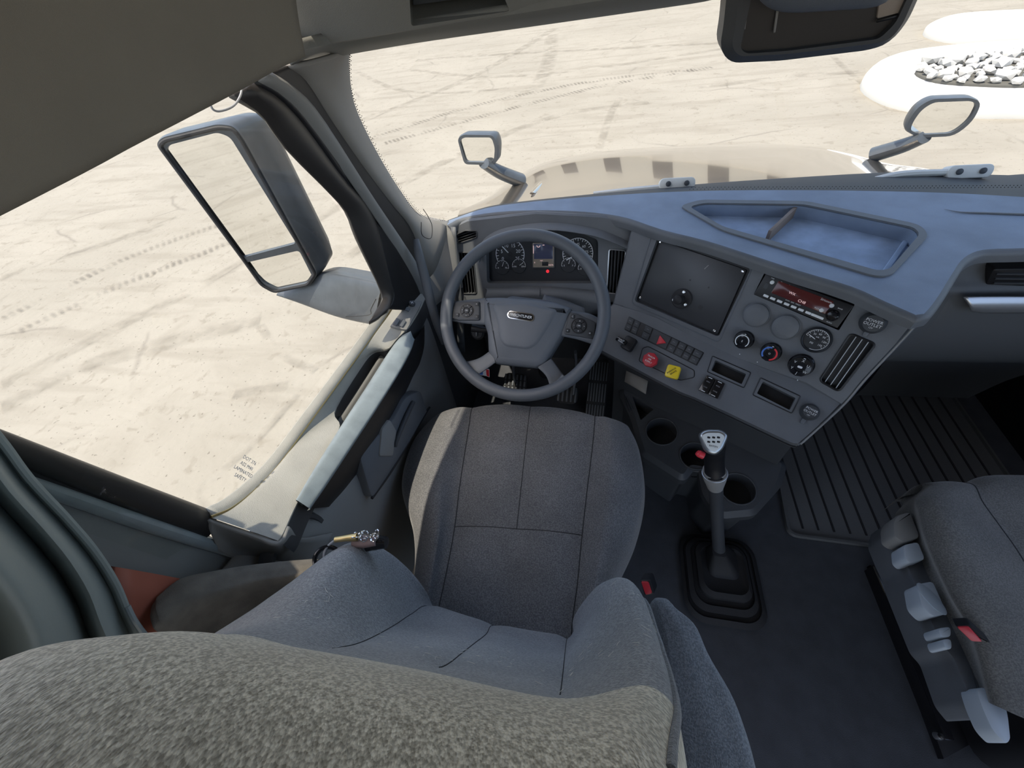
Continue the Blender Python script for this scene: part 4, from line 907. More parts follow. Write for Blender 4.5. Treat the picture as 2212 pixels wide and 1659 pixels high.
# blank gauge covers
for q in ((1634, 680), (1697, 706)):
    G = SP.at(*q, .0); mb = MB(); mb.lathe(G, [(.0305, -.002), (.0305, .0015), (.0285, .003), (.0275, .0085), (.025, .0105), (.012, .0115), (.0001, .0115)], 48)
    build('blank_cover', mb, M['dash'], dash)
g = gauge(SP, 1764, 734, .0255, .002, 'suspension_gauge', dash, -80, 130, 20, ['0', '30', '60', '90', '120', '150'], -70, nsz=.24, bez=True)
G = SP.at(1764, 734, .0045); mb = MB(); mb.arc(G, 0, 0, .0225, .0245, 95, 190, .0005, 20); build('dial_highlight_ring', mb, M['grey_print'], g)
lettering(G, -.006, .010, 'PSI', .006, M['white'], g); lettering(G, -.001, -.006, 'AIR', .0045, M['white'], g)
def knob(u, v, r, kind):
    G = SP.at(u, v, .026); B = SP.sub(*SP.loc(u, v, .026), 0)
    mb = MB()
    n = 36; rows = []
    for rad_, c in ((r*1.25, 0), (r*1.25, .003), (r*1.12, .006), (r*1.10, .020), (r*1.02, .025), (r*.55, .026), (r*.5, .0235), (.0002, .0235)):
        rows.append([B((rad_+(.0008 if (i % 3 == 0 and .004 < c < .024) else 0))*math.cos(2*math.pi*i/n), (rad_+(.0008 if (i % 3 == 0 and .004 < c < .024) else 0))*math.sin(2*math.pi*i/n), c) for i in range(n)])
    mb.grid(rows, True, True, True); k = build(('fan_knob', 'temperature_knob', 'airflow_knob')[kind], mb, M['gloss'], dash, ang=30)
    T = SP.sub(*SP.loc(u, v, .026), .0262)
    if kind == 0:
        mb = MB(); mb.arc(T, 0, 0, r*.74, r*.86, -150, 130, 0, 40); build('fan_scale', mb, M['white'], k, smooth=False); lettering(T, 0, 0, 'S', .007, M['white'], k)
    if kind == 1:
        mb = MB(); mb.arc(T, 0, 0, r*.72, r*.92, -140, 0, 0, 30); build('cold_scale', mb, M['blue'], k, smooth=False)
        mb = MB(); mb.arc(T, 0, 0, r*.72, r*.92, 20, 160, 0, 30); build('hot_scale', mb, M['redp'], k, smooth=False); lettering(T, 0, 0, 'O', .006, M['white'], k)
    if kind == 2:
        for i in range(6):
            a = math.radians(-150+60*i+30); lettering(T, r*.72*math.sin(a), -r*.72*math.cos(a), '\u00a5#%&$@'[i] if False else 'YVXUWJ'[i], .008, M['white'], k)
        mb = MB(); mb.box(T, 0, 0, .010, .005, -.001, .0005, .002, .0002); build('ac_button', mb, M['white'], k)
    mb = MB(); mb.bar2(T, (-r*.1, -r*1.0), (r*.1, -r*1.0), .0015, .0001); build('pointer', mb, M['white'], k, smooth=False)
    mb = MB(); mb.cyl(SP.sub(*SP.loc(u-26 if kind == 1 else u-5, v+18 if kind == 1 else v+28), .0006), 0, 0, .0013, 0, .0004, 10); build('index_dot', mb, M['white'], k)
knob(1603, 737, .0185, 0); knob(1662, 764, .0185, 1); knob(1728, 793, .0215, 2)
o = vent(SP, svent, 'air_vent', 3, M['silver'], V(SP.loc(1791, 836))-V(SP.loc(1865, 730)), M['black'], depth=-.015)
def outlet(F, u, v, name, sc_=1.0):
    G = F.at(u, v, .004); mb = MB(); mb.lathe(F.sub(*F.loc(u, v, .004), 0), [(.0235*sc_, -.002), (.0235*sc_, .004), (.021*sc_, .008), (.019*sc_, .014), (.017*sc_, .017), (.0001, .018)], 36)
    o = build(name, mb, M['dark'], dash)
    T = F.sub(*F.loc(u, v, .004), .0185)
    lettering(T, 0, -.005, 'POWER', .0085*sc_, M['white'], o, c=0); lettering(T, 0, .003, 'OUTLET', .0085*sc_, M['white'], o, c=0); lettering(T, 0, .0095, '12V', .005*sc_, M['white'], o, c=0)
    mb = MB(); mb.box(F.sub(*F.loc(u, v, .004), 0), 0, .026, .009, .012, .0, .006, .003, .0015); build('cap_hinge', mb, M['dash'], o)
outlet(SP, 1886, 697, 'power_outlet'); 
# ---- lower panel
lw_out = [LP.loc(*q) for q in ((1326, 657), (1420, 686), (1517, 738), (1589, 771), (1669, 801), (1741, 826), (1816, 871), (1765, 922), (1724, 958), (1712, 957), (1669, 937), (1572, 891), (1500, 858), (1469, 846), (1396, 808), (1348, 782), (1300, 757), (1290, 690))]
t1 = rnd2([LP.loc(*q) for q in ((1545, 778), (1612, 808), (1602, 830), (1536, 800))], .003)
t2 = rnd2([LP.loc(*q) for q in ((1648, 824), (1719, 860), (1706, 886), (1635, 850))], .003)
mb = MB(); mb.holes(LP, lw_out, [t1, t2], .03, .015); build('switch_panel', mb, M['dash'], dash, ang=25)
for t_, q in ((t1, ((1539, 769), (1622, 805), (1607, 838), (1528, 803))), (t2, ((1643, 816), (1729, 856), (1710, 893), (1626, 853)))):
    mb = MB(); mb.prism(LP, off2(t_, -.001), -.031, -.028); cb_ = build('switch_cubby', mb, M['black'], dash)
    mb = MB(); mb.tube([LP(a, b, .0005) for a, b in rnd2([LP.loc(*k) for k in q], .003)], .0012, 6, closed=True); build('cubby_frame', mb, M['black'], cb_)
# rocker bank: two rows
def quadcell(F, Q, u0, u1, v0, v1):
    q = [V(F.loc(*k)) for k in Q]
    def bl_(s, t): return q[0].lerp(q[1], s).lerp(q[3].lerp(q[2], s), t)
    return [tuple(bl_(s, t)) for s, t in ((u0, v0), (u1, v0), (u1, v1), (u0, v1))]
BQ = ((1359, 684), (1521, 762), (1505, 790), (1349, 712))
mb = MB(); mb.prism(LP, rnd2([LP.loc(*k) for k in BQ], .002), -.004, .0025, .0008); bank = build('switch_bank', mb, M['black'], dash)
cells = [(0, .09), (.09, .18), (.18, .24), (.24, .35), (.35, .60), (.60, .70), (.70, .80), (.80, .89), (.89, 1)]
k = 0
for i, (a, b) in enumerate(cells):
    if i in (2,): continue
    for t in ((0.04, .48), (.52, .96)):
        if i == 4:
            if t[0] > .5: continue
            P = quadcell(LP, BQ, a+.008, b-.008, .05, .95)
        else: P = quadcell(LP, BQ, a+.008, b-.008, *t)
        mb = MB(); mb.prism(LP, rnd2(P, .0015), .0015, .0048, .0008); s_ = build('rocker_switch', mb, M['dark'], bank)
        c = sum((V(p) for p in P), V((0, 0)))/4
        if i != 4:
            lettering(LP, c.x-.001, c.y, ('FOG', 'AUX', 'DIFF', 'LOCK', 'FAN', 'PTO', 'ATC', 'DIM', 'CAB', 'ICE', 'ABS', 'REGEN', 'ACC', 'PWR', 'HI', 'LO', 'ON', 'OFF')[k % 18], .0036, M['grey_print'], s_, c=.0052); k += 1
hz = [LP.loc(*q, .006) for q in ((1426, 724), (1439, 741), (1418, 744))]
mb = MB(); mb.prism(LP, rnd2([tuple(V(p)*1.0) for p in hz], .0015), .004, .0095, .001); build('hazard_triangle', mb, M['redlit'], bank)
# pairs of small rockers
RQ = ((1527, 811), (1566, 829), (1550, 862), (1508, 843))
for a, b in ((0, .48), (.52, 1)):
    P = quadcell(LP, RQ, a, b, 0, 1); mb = MB(); mb.prism(LP, rnd2(P, .002), -.002, .008, .0015); s_ = build('rocker_switch', mb, M['gloss'], dash)
    c = sum((V(p) for p in P), V((0, 0)))/4; e1 = (V(P[0])+V(P[1]))/2; e2 = (V(P[3])+V(P[2]))/2
    for e in (e1, e2):
        w = (V(P[1])-V(P[0])).normalized()*.005; cc = c.lerp(e, .86); mb = MB(); mb.bar2(LP, cc-w, cc+w, .0016, .0084); build('indicator_bar', mb, M['white'], s_, smooth=False)
    lettering(LP, *c.lerp(e1, .35), 'AXLE', .004, M['grey_print'], s_, c=.0084); lettering(LP, *c.lerp(e2, .35), 'LOCK', .004, M['grey_print'], s_, c=.0084)
outlet(LP, 1749, 890, 'power_outlet', .85)
# hand valve, red and yellow knobs in a shallow recess
rq = rnd2([LP.loc(*q) for q in ((1388, 752), (1400, 748), (1500, 800), (1500, 815), (1470, 822), (1380, 780))], .006)
mb = MB(); mb.tube([LP(a, b, .0004) for a, b in rq], .0012, 6, closed=True); build('valve_recess_edge', mb, M['black'], dash)
G = LP.at(1358, 742, .012); mb = MB(); mb.box(LP.sub(*LP.loc(1358, 742, .012), 0), 0, 0, .034, .040, -.002, .018, .006, .004); hv = build('trailer_hand_valve', mb, M['black'], dash)
mb = MB(); T = LP.sub(*LP.loc(1343, 736, .025), .02); mb.box(T, -.002, 0, .034, .014, -.002, .006, .004, .002); build('valve_paddle', mb, M['gloss'], hv)
lettering(T, -.002, -.002, 'TRAILER', .0055, M['white'], hv, c=.0062); lettering(T, -.002, .0035, 'BRAKE', .0055, M['white'], hv, c=.0062)
K = LP.sub(*LP.loc(1404, 777, .03), 0); mb = MB(); mb.lathe(K, [(.010, -.002), (.008, .02)], 20); rk = build('trailer_air_knob', mb, M['black'], dash)
mb = MB(); mb.prism(K, [(r_*math.cos(a), r_*math.sin(a)) for a, r_ in [(2*math.pi*i/32, .0195+(.0012 if i % 4 < 2 else 0)) for i in range(32)]], .019, .034, .003); kb = build('red_octagon_button', mb, M['red'], rk)
for i, s_ in enumerate(('TRAILER', 'AIR', 'SUPPLY')): lettering(K, 0, -.008+.0075*i, s_, .0062, M['white'], rk, c=.0343)
K = LP.sub(*LP.loc(1453, 803, .03), 0); K = K.sub(0, 0, 0, -.25); mb = MB(); mb.lathe(K, [(.010, -.002), (.008, .02)], 20); yk = build('parking_brake_knob', mb, M['black'], dash)
mb = MB(); mb.prism(K, rr2(.035, .035, .006, 5), .019, .033, .003); build('yellow_square_button', mb, M['yellow'], yk)
for i, s_ in enumerate(('PARKING', 'BRAKE')): lettering(K, -.003+.006*i, -.002+.004*i, s_, .0062, M['black'], yk, rot=-.85, c=.0334)
mb = MB(); mb.cyl(K, 0, .002, .013, .033, .0332, 4); 
# dark underside, stack sides and lower body
edge_r = [SP.hit(1978, 694), SP.hit(1934, 743), SP.hit(1862, 820), SP.hit(1818, 872), LP.hit(1765, 922), LP.hit(1724, 959)]
mb = MB(); fw = V((.30, .46, 0))
mb.loft([edge_r, [p+V((.014, .006, -.004)) for p in edge_r], [p+V((.03, .03, -.01)) for p in edge_r], [p+fw*.4+V((0, 0, -.02)) for p in edge_r], [p+fw*1.1+V((0, .0, -.03)) for p in edge_r]], 24, 14)
build('stack_side', mb, M['dash'], dash, ang=50)
mb = MB(); mb.tube([p+V((.004, -.002, .002)) for p in edge_r], .0018, 8, res=30); build('stack_edge_line', mb, M['trimgrey'], dash)
be = [LP.hit(u, v) for u, v in ((1300, 757), (1348, 782), (1396, 808), (1469, 846), (1500, 858), (1572, 891), (1669, 937), (1712, 957), (1724, 959))]
back = V((.53, .848, 0))
mb = MB(); mb.loft([be, [p+V((0, 0, -.014)) for p in be], [p+back*.06+V((0, 0, -.02)) for p in be], [p+back*.09+V((0, 0, -.16)) for p in be], [p+back*.12+V((0, 0, -.55)) for p in be]], 30, 20)
build('lower_body', mb, M['dark'], dash, ang=40)
mb = MB(); ge = [p+V((-.003, -.004, -.006)) for p in be]; mb.tube(ge, .0012, 6, res=30); build('lower_edge_gap', mb, M['black'], dash)
mb = MB(); tp = [px(1354, 797, z=.40), px(1400, 823, z=.40)]; mb.loft([tp, [p+V((-.004, -.03, -.03)) for p in tp]], 4, 4); build('bronze_insert', mb, M['pillar'], dash, solid=.003)
# cup holder console
ck = thing('cup_holder_console', px(1480, 980, z=.1), 'low black cup holder console under the centre stack', 'console')
KF2 = Fr(px(1480, 950, z=.28), crd-V((0, 0, crd.z)), V((-.53, -.848, -.18)))
kout = rnd2([KF2.loc(*q) for q in ((1347, 847), (1352, 820), (1430, 868), (1590, 955), (1690, 1000), (1678, 1042), (1625, 1100), (1560, 1106), (1530, 1060), (1520, 1008), (1492, 1003), (1475, 1026), (1394, 975), (1370, 894))], .010)
def ellp(q, r): a, b = KF2.loc(*q); return [(a+x, b+y) for x, y in circ2(r, 36)]
cups = [ellp((1429, 932), .048), ellp((1502, 985), .044), ellp((1594, 1056), .046)]
tri = rnd2([KF2.loc(*q) for q in ((1366, 856), (1412, 884), (1384, 908))], .004)
mb = MB(); mb.holes(KF2, kout, cups+[tri], .06, .05); build('console_body', mb, M['dark'], ck, ang=30)
for c_ in cups:
    mb = MB(); mb.prism(KF2, off2(c_, -.001), -.064, -.058); build('cup_bottom', mb, M['black'], ck)
    mb = MB(); mb.tube([KF2(a, b, .001) for a, b in c_], .0022, 8, closed=True); build('cup_rim', mb, M['dark'], ck)
mb = MB(); mb.prism(KF2, tri, -.064, -.058); build('pocket_bottom', mb, M['black'], ck)
mb = MB(); dn_ = V((0, 0, -1)); sk = [KF2(a, b, -.045) for a, b in kout]
mb.grid([sk, [V((p.x*.97, p.y+.03, .0)) for p in sk]], True); build('console_base', mb, M['dark'], ck)
for i in range(3):
    mb = MB(); mb.tube([px(1348+i*3, 850+i*3, z=.285), px(1352+i*4, 868, z=.285), px(1360+i*4, 890-i*3, z=.285)], .0012, 6); build('chrome_clip', mb, M['chrome'], ck)
# ---- passenger side fascia
pb = [TF(a, b) for a, b in brp[6:]]
def prow(dy, z, dx=0): return [V((p.x+dx, p.y+dy, z)) for p in pb]
mb = MB(); mb.loft([prow(.02, DZ-.026), prow(.045, .77), prow(.03, .735), prow(.01, .715), prow(.01, .69), prow(.0, .64), prow(.0, .55), prow(.03, .46), prow(.12, .36), prow(.22, .2), prow(.28, 0.01)], 30, 40)
build('passenger_fascia', mb, mat('passenger fascia plastic', (.095, .10, .105), .55, bump=.3, bscale=900), dash, ang=60)
PV = Fr(px(2180, 594, y=px(2160, 537, z=DZ).y+.03), (1, -.02, 0), (0, .1, -1))
pv = rnd2([PV.loc(*q) for q in ((2140, 574), (2290, 572), (2290, 612), (2122, 612))], .008)
mb = MB(); mb.prism(PV, pv, -.02, .012, .003); pvo = build('passenger_vent', mb, M['black'], dash)
for i in range(3):
    a0_, b0_ = PV.loc(2140-i*3, 583+i*10); mb = MB(); mb.box(PV, a0_+.09, b0_, .17, .004, .008, .016, .001, .0005); build('vent_slat', mb, M['dark'], pvo)
psq = [(2078, 641), (2120, 640), (2212, 640), (2330, 641)]; ps2 = [(2098, 668), (2130, 672), (2212, 672), (2330, 672)]
yy = px(2160, 537, z=DZ).y
a_ = [px(u, v, y=yy-.008) for u, v in psq]; b_ = [px(u, v, y=yy-.012) for u, v in ps2]
mb = MB(); mb.loft([a_, [p.lerp(q, .5)+V((0, -.008, 0)) for p, q in zip(a_, b_)], b_], 16, 8); build('satin_trim_strip', mb, M['silver'], dash, solid=.006)
mb = MB(); mb.tube([px(2040, 452, z=DZ+.002), px(2075, 458, z=DZ+.002), px(2130, 460, z=DZ+.002), px(2230, 463, z=DZ+.002)], [.0005, .003, .004], 8, res=16, flat=.4); build('pad_groove', mb, M['dash'], dash)
# ================================================================== STEERING WHEEL AND COLUMN
th = math.radians(41); rot = math.radians(6.0)
wa = V((math.cos(rot), -math.sin(rot)*math.cos(th), -math.sin(rot)*math.sin(th)))
WF = Fr((-.613, .821, .727), wa, V((0, -math.cos(th), -math.sin(th))))
sw = thing('steering_wheel', WF.o, 'large dark four-spoke steering wheel with thumb buttons', 'steering wheel')
mb = MB(); Rm = .2120; mb.tube([WF(Rm*math.cos(2*math.pi*i/96), Rm*math.sin(2*math.pi*i/96)) for i in range(96)], .0165, 20, closed=True)
build('rim', mb, M['wheel'], sw, ang=80)
def WL(Q, c=0): return [WF.loc(u, v, c) for u, v in Q]
hubc = -.012
hub_q = ((1042, 652), (1048, 642), (1080, 641), (1150, 645), (1200, 652), (1236, 665), (1234, 676), (1216, 725), (1176, 790), (1161, 796), (1068, 786), (1054, 762), (1052, 720), (1043, 694))
P = rnd2(WL(hub_q, hubc), .008)
mb = MB(); rows = []
for inset, c in ((0.0, hubc-.045), (.0, hubc-.012), (.002, hubc-.002), (.008, hubc+.004), (.020, hubc+.010)): rows.append([WF(a, b, c) for a, b in off2(P, inset)])
mb.grid(rows, True, True, True); hubo = build('airbag_cover', mb, M['hub'], sw, ang=45)
# raised shield on the cover
P2s = rnd2(WL(((1062, 655), (1128, 652), (1208, 668), (1190, 700), (1162, 744), (1142, 757), (1090, 750), (1078, 735), (1074, 700)), hubc+.010), .012)
mb = MB(); sc2 = sum((V(p) for p in P2s), V((0, 0)))/len(P2s)
mb.grid([[WF(*(sc2+(V(p)-sc2)*k_), c) for p in P2s] for k_, c in ((1, hubc+.008), (.93, hubc+.0125), (.84, hubc+.0145), (.5, hubc+.0155))], True, False, True); build('raised_shield', mb, M['hub'], hubo, ang=70)
BG = WF.at(1125, 683, hubc+.0155, math.radians(1.5))
mb = MB(); mb.prism(BG, rr2(.074, .0215, .0105, 8), -.001, .0022, .0008); bd = build('badge', mb, M['chrome'], hubo)
mb = MB(); mb.prism(BG, rr2(.068, .0165, .008, 8), .002, .0027, .0002); build('badge_field', mb, M['gloss'], bd)
lettering(BG, 0, 0, 'FREIGHTLINER', .0105, M['white'], bd, c=.003, shear=.15, sx=.88, ext=.0004)
# spokes
def spoke(name, A, B, ca, cb, th_=.012, m=None, n=10):
    a = [WF(*WF.loc(*q, ca), ca) for q in A]; b = [WF(*WF.loc(*q, cb), cb) for q in B]
    N_ = WF.n
    rows = [[p-N_*th_ for p in a], a, [p.lerp(q, .5)+N_*.002 for p, q in zip(a, b)], b, [q-N_*th_ for q in b]]
    mb = MB(); g = mb.loft(rows, 16, 14); return build(name, mb, m or M['wheel'], sw, ang=60)
spoke('spoke', ((966, 655), (1000, 650), (1048, 645)), ((975, 692), (1005, 697), (1048, 700)), -.012, -.014)
spoke('spoke', ((1228, 672), (1270, 678), (1296, 690)), ((1212, 724), (1250, 732), (1288, 745)), -.014, -.012)
spoke('spoke', ((1062, 756), (1030, 776), (985, 786)), ((1070, 782), (1045, 800), (1010, 822)), -.016, -.008)
spoke('spoke', ((1190, 775), (1212, 805), (1232, 828)), ((1162, 793), (1182, 815), (1192, 850)), -.016, -.008)
# inner arc joining the lower spokes
mb = MB(); ar = [WF(*WF.loc(*q, -.004), -.004) for q in ((1000, 800), (1022, 822), (1060, 842), (1120, 851), (1170, 846), (1200, 832), (1218, 812))]
mb.tube(ar, [.006, .009, .009, .006], 12, res=40); build('rim_inner_edge', mb, M['wheel'], sw)
# button pads
def pad(Q, cq, name, icons, sq):
    c0 = -.010; P = rnd2(WL(Q, c0), .006); mb = MB(); mb.prism(WF, P, c0-.008, c0+.004, .002); p = build(name, mb, M['dark'], sw)
    G = WF.at(*cq, c0+.004)
    mb = MB(); mb.ring(G, 0, 0, .0185, .0205, 0, .0008, 40); build('pad_ring', mb, M['black'], p)
    for k in range(4):
        mb = MB(); a0 = 90*k-42; n = 12; o_ = [(.0175*math.sin(math.radians(a0+84*i/n)), -.0175*math.cos(math.radians(a0+84*i/n))) for i in range(n+1)]
        i_ = [(.0085*math.sin(math.radians(a0+84*i/n)), -.0085*math.cos(math.radians(a0+84*i/n))) for i in range(n, -1, -1)]
        mb.prism(G, o_+i_, 0, .003, .0006); b = build('direction_button', mb, M['dial'], p)
        a = math.radians(90*k); lettering(G, .013*math.sin(a), -.013*math.cos(a), icons[k], .0060, M['white'], b, c=.0032)
    mb = MB(); mb.lathe(G, [(.0075, 0), (.0075, .0035), (.006, .0042), (.0001, .0042)], 24); b = build('ok_button', mb, M['dial'], p)
    lettering(G, 0, 0, 'OK', .005, M['white'], b, c=.0044)
    for (u, v), tx in sq:
        H = WF.at(u, v, c0+.004); mb = MB(); mb.box(H, 0, 0, .011, .010, 0, .002, .002, .0006); b = build('corner_button', mb, M['dial'], p); lettering(H, 0, 0, tx, .006, M['white'], b, c=.0022)
pad(((974, 656), (990, 652), (1037, 651), (1037, 692), (990, 692), (973, 686)), (1009, 671), 'left_button_pad', ('^', '>', 'v', '<'), (((1030, 657), '+'), ((1030, 684), '-'), ((988, 680), '*')))
pad(((1232, 675), (1244, 677), (1287, 697), (1283, 733), (1250, 727), (1218, 722)), (1251, 704), 'right_button_pad', ('x', '+', 'o', '-'), (((1237, 684), 'C'), ((1226, 714), 'o'), ((1274, 720), '#')))
# column, shroud, stalk
colm = thing('steering_column', WF(0, .0, -.2), 'dark steering column shroud behind the wheel', 'steering column')
mb = MB(); ax = -WF.n
mb.grid([[WF(a, b, c) for a, b in rr2(w, h, .03, 6)] for w, h, c in ((.10, .09, -.05), (.16, .13, -.09), (.17, .14, -.15), (.15, .14, -.22), (.12, .12, -.30))], True, True, True); build('shroud', mb, M['dash'], colm, ang=50)
mb = MB(); mb.loft([[px(1176, 636, y=.98), px(1220, 648, y=.98), px(1262, 665, y=.97)], [px(1172, 650, y=.95), px(1225, 670, y=.95), px(1266, 690, y=.95)], [px(1172, 690, y=.95), px(1225, 700, y=.95), px(1266, 710, y=.95)]], 12, 8); build('upper_cover', mb, M['dash'], colm, solid=.004)
mb = MB(); mb.tube([WF(-.05, .03, -.07), WF(-.11, .045, -.06), WF(-.15, .045, -.055)], [.008, .008, .012], 14, res=16); st = build('turn_signal_stalk', mb, M['black'], colm)
SK = Fr(px(1033, 718, y=.88), (1, -.1, 0), (0, -.5, -.8)); mb = MB(); mb.lathe(SK, [(.02, -.02), (.022, .004), (.016, .010), (.0001, .010)], 28); build('ignition_lock', mb, M['dark'], colm)
mb = MB(); mb.box(SK, 0, .0, .004, .018, .009, .016, .001, .0005); build('key_slot', mb, M['silver'], colm)
mb = MB(); mb.tube([WF(0, 0, -.28), WF(0, .0, -.45)+V((0, .0, -.2))], .028, 16); build('steering_shaft', mb, M['rubber'], colm)
# sticker seen through the wheel, on a hanging tag under the column
SG = Fr(px(1046, 805, y=.93), (.85, .2, -.3), (.3, -.3, -.9)); tg = thing('paper_tag', SG.o, 'small blue, white and red tag below the steering column', 'tag')
mb = MB(); mb.prism(SG, rnd2([(-.020, -.012), (.016, -.016), (.022, .016), (.010, .012), (-.016, .010)], .003), -.001, .001); build('tag_body', mb, M['white'], tg)
mb = MB(); mb.prism(SG, rnd2([(-.019, -.009), (-.006, -.012), (-.004, .009), (-.015, .009)], .003), .0009, .0016); build('blue_patch', mb, M['blue'], tg)
mb = MB(); mb.prism(SG, rnd2([(.004, -.013), (.015, -.014), (.020, .014), (.010, .010)], .003), .0009, .0016); build('red_patch', mb, M['redp'], tg)
# pedals
def pedal(name, u, v, z, w, L, tilt, label, ribs, rows_, arm=None):
    c = px(u, v, z=z); G = Fr(c, (1, -.06, 0), (0, -math.cos(tilt), -math.sin(tilt))); t = thing(name, c-V((0, 0, .03)), label, 'pedal')
    mb = MB(); mb.prism(G, rr2(w, L, min(w, L)*.3, 6), -.012, 0, .002); build('pedal_pad', mb, M['rubber'], t)
    for i in range(ribs):
        a = -w/2+w*(i+.5)/ribs
        for j in range(rows_):
            Lr = L*.92/rows_; b0 = -L*.46+Lr*(j+.5); mb = MB(); mb.box(G, a, b0, w/ribs*.42, Lr*.86, -.001, .004, .0015, .001, 2); build('tread_rib', mb, M['hub'], t)
    if arm: mb = MB(); mb.tube(arm, .011, 10, res=12, flat=.5); build('pedal_arm', mb, M['silver'], t)
    return t
pedal('accelerator_pedal', 1289, 848, .10, .078, .29, math.radians(38), 'long ribbed accelerator pedal right of the steering wheel', 7, 3)
pedal('brake_pedal', 1225, 852, .14, .085, .075, math.radians(40), 'middle brake pedal half hidden below the wheel rim', 5, 1, [px(1238, 850, z=.15), px(1244, 800, z=.26), px(1243, 760, z=.36)])
pedal('clutch_pedal', 1112, 828, .14, .10, .085, math.radians(40), 'clutch pedal seen through the lower opening of the steering wheel', 6, 3, [px(1112, 822, z=.16), px(1108, 790, z=.30), px(1110, 760, z=.42)])
# ================================================================== DRIVER SEAT
ds = thing('driver_seat', (-.58, .25, 0), 'dark grey fabric driver seat with armrests and knit-covered backrest', 'seat')
def pz(Q): return [px(u, v, z=z) for u, v, z in Q]
rowsC = [pz(r) for r in (
 ((925, 915, .465), (945, 897, .492), (980, 885, .508), (1018, 883, .503), (1145, 881, .503), (1285, 901, .503), (1312, 905, .508), (1345, 916, .492), (1362, 930, .465)),
 ((888, 965, .46), (903, 950, .497), (958, 938, .525), (1010, 935, .505), (1138, 935, .505), (1281, 952, .505), (1325, 952, .525), (1370, 966, .495), (1382, 978, .455)),
 ((868, 1052, .46), (879, 1045, .50), (940, 1042, .53), (993, 1043, .503), (1126, 1045, .50), (1268, 1060, .503), (1322, 1060, .53), (1380, 1062, .495), (1392, 1066, .455)),
 ((893, 1150, .46), (904, 1146, .50), (942, 1142, .528), (981, 1140, .50), (1115, 1145, .495), (1257, 1158, .50), (1307, 1160, .528), (1356, 1160, .495), (1372, 1164, .455)),
 ((895, 1245, .46), (903, 1242, .50), (930, 1242, .522), (962, 1242, .50), (1100, 1250, .49), (1247, 1260, .50), (1287, 1262, .522), (1315, 1262, .495), (1328, 1265, .455)),
 ((880, 1330, .46), (893, 1326, .495), (915, 1325, .512), (944, 1325, .49), (1087, 1335, .482), (1236, 1345, .49), (1268, 1345, .512), (1298, 1345, .49), (1310, 1345, .455)))]
f1 = [p+V((0, .018, -.03)) for p in rowsC[0]]; f2 = [p+V((0, .012, -.09)) for p in rowsC[0]]; f3 = [p+V((0, -.02, -.13)) for p in rowsC[0]]
bk1 = [p+V((0, -.09, -.02)) for p in rowsC[-1]]
allr = [f3, f2, f1]+rowsC+[bk1]
allr = [[r[0]+V((.02, 0, -.12)), r[0]+V((-.004, 0, -.06))]+r+[r[-1]+V((.004, 0, -.06)), r[-1]+V((-.02, 0, -.12))] for r in allr]
NU, NV = 85, 90
gC = loftpts(allr, NU, NV)
def colidx(k): return int(round(k/(len(allr[0])-1)*(NU-1)))
def rowidx(k): return int(round(k/(len(allr)-1)*(NV-1)))
ncl, ncc, ncr_ = colidx(5), colidx(6), colidx(7); r0_, r1_ = rowidx(2), rowidx(9); rh = rowidx(6)
seams = {'L': [], 'C': [], 'R': [], 'H': []}
for i in range(NV):
    for j in range(NU):
        d = 0
        for c_ in (ncl, ncr_): d = max(d, math.exp(-((j-c_)/1.3)**2)*(1 if i > rowidx(1) else .3))
        if i <= rh and i > rowidx(1): d = max(d, .8*math.exp(-((j-ncc)/1.2)**2))
        if ncl <= j <= ncr_: d = max(d, .8*math.exp(-((i-rh)/1.2)**2))
        pil = 0
        if ncl < j < ncr_: pil = .006*abs(math.sin(math.pi*(j-ncl)/(ncc-ncl)))
        gC[i][j] = gC[i][j]+V((0, 0, -d*.0045+pil))
mb = MB(); mb.grid(gC, capA=False); cu_ = build('cushion', mb, M['seat'], ds, ang=180)
for nm, col in (('L', ncl), ('R', ncr_)):
    mb = MB(); mb.tube([gC[i][col]+V((0, 0, .0006)) for i in range(rowidx(1), NV)], .0011, 6); build('seam', mb, M['seam'], cu_)
mb = MB(); mb.tube([gC[i][ncc]+V((0, 0, .0004)) for i in range(rowidx(1), rh+1)], .0009, 6); build('seam', mb, M['seam'], cu_)
mb = MB(); mb.tube([gC[rh][j]+V((0, 0, .0004)) for j in range(ncl, ncr_+1)], .0009, 6); build('seam', mb, M['seam'], cu_)
mb = MB(); mb.box(Fr((-.60, .33, 0), (1, 0, 0), (0, -1, 0)), 0, 0, .44, .50, .36, .425, .04, .01); build('seat_pan', mb, M['black'], ds)
mb = MB(); mb.grid([[V((-.60+x, .33+y, z)) for x, y in rr2(w, l, .05)] for w, l, z in ((.40, .44, .37), (.34, .38, .33), (.40, .44, .26), (.34, .38, .20), (.42, .46, .12), (.42, .46, .02))], True, True, True); build('suspension_bellows', mb, M['rubber'], ds, ang=30)
mb = MB(); mb.box(Fr((-.60, .33, 0), (1, 0, 0), (0, -1, 0)), 0, 0, .46, .56, 0, .022, .02, .004); build('seat_base', mb, M['black'], ds)
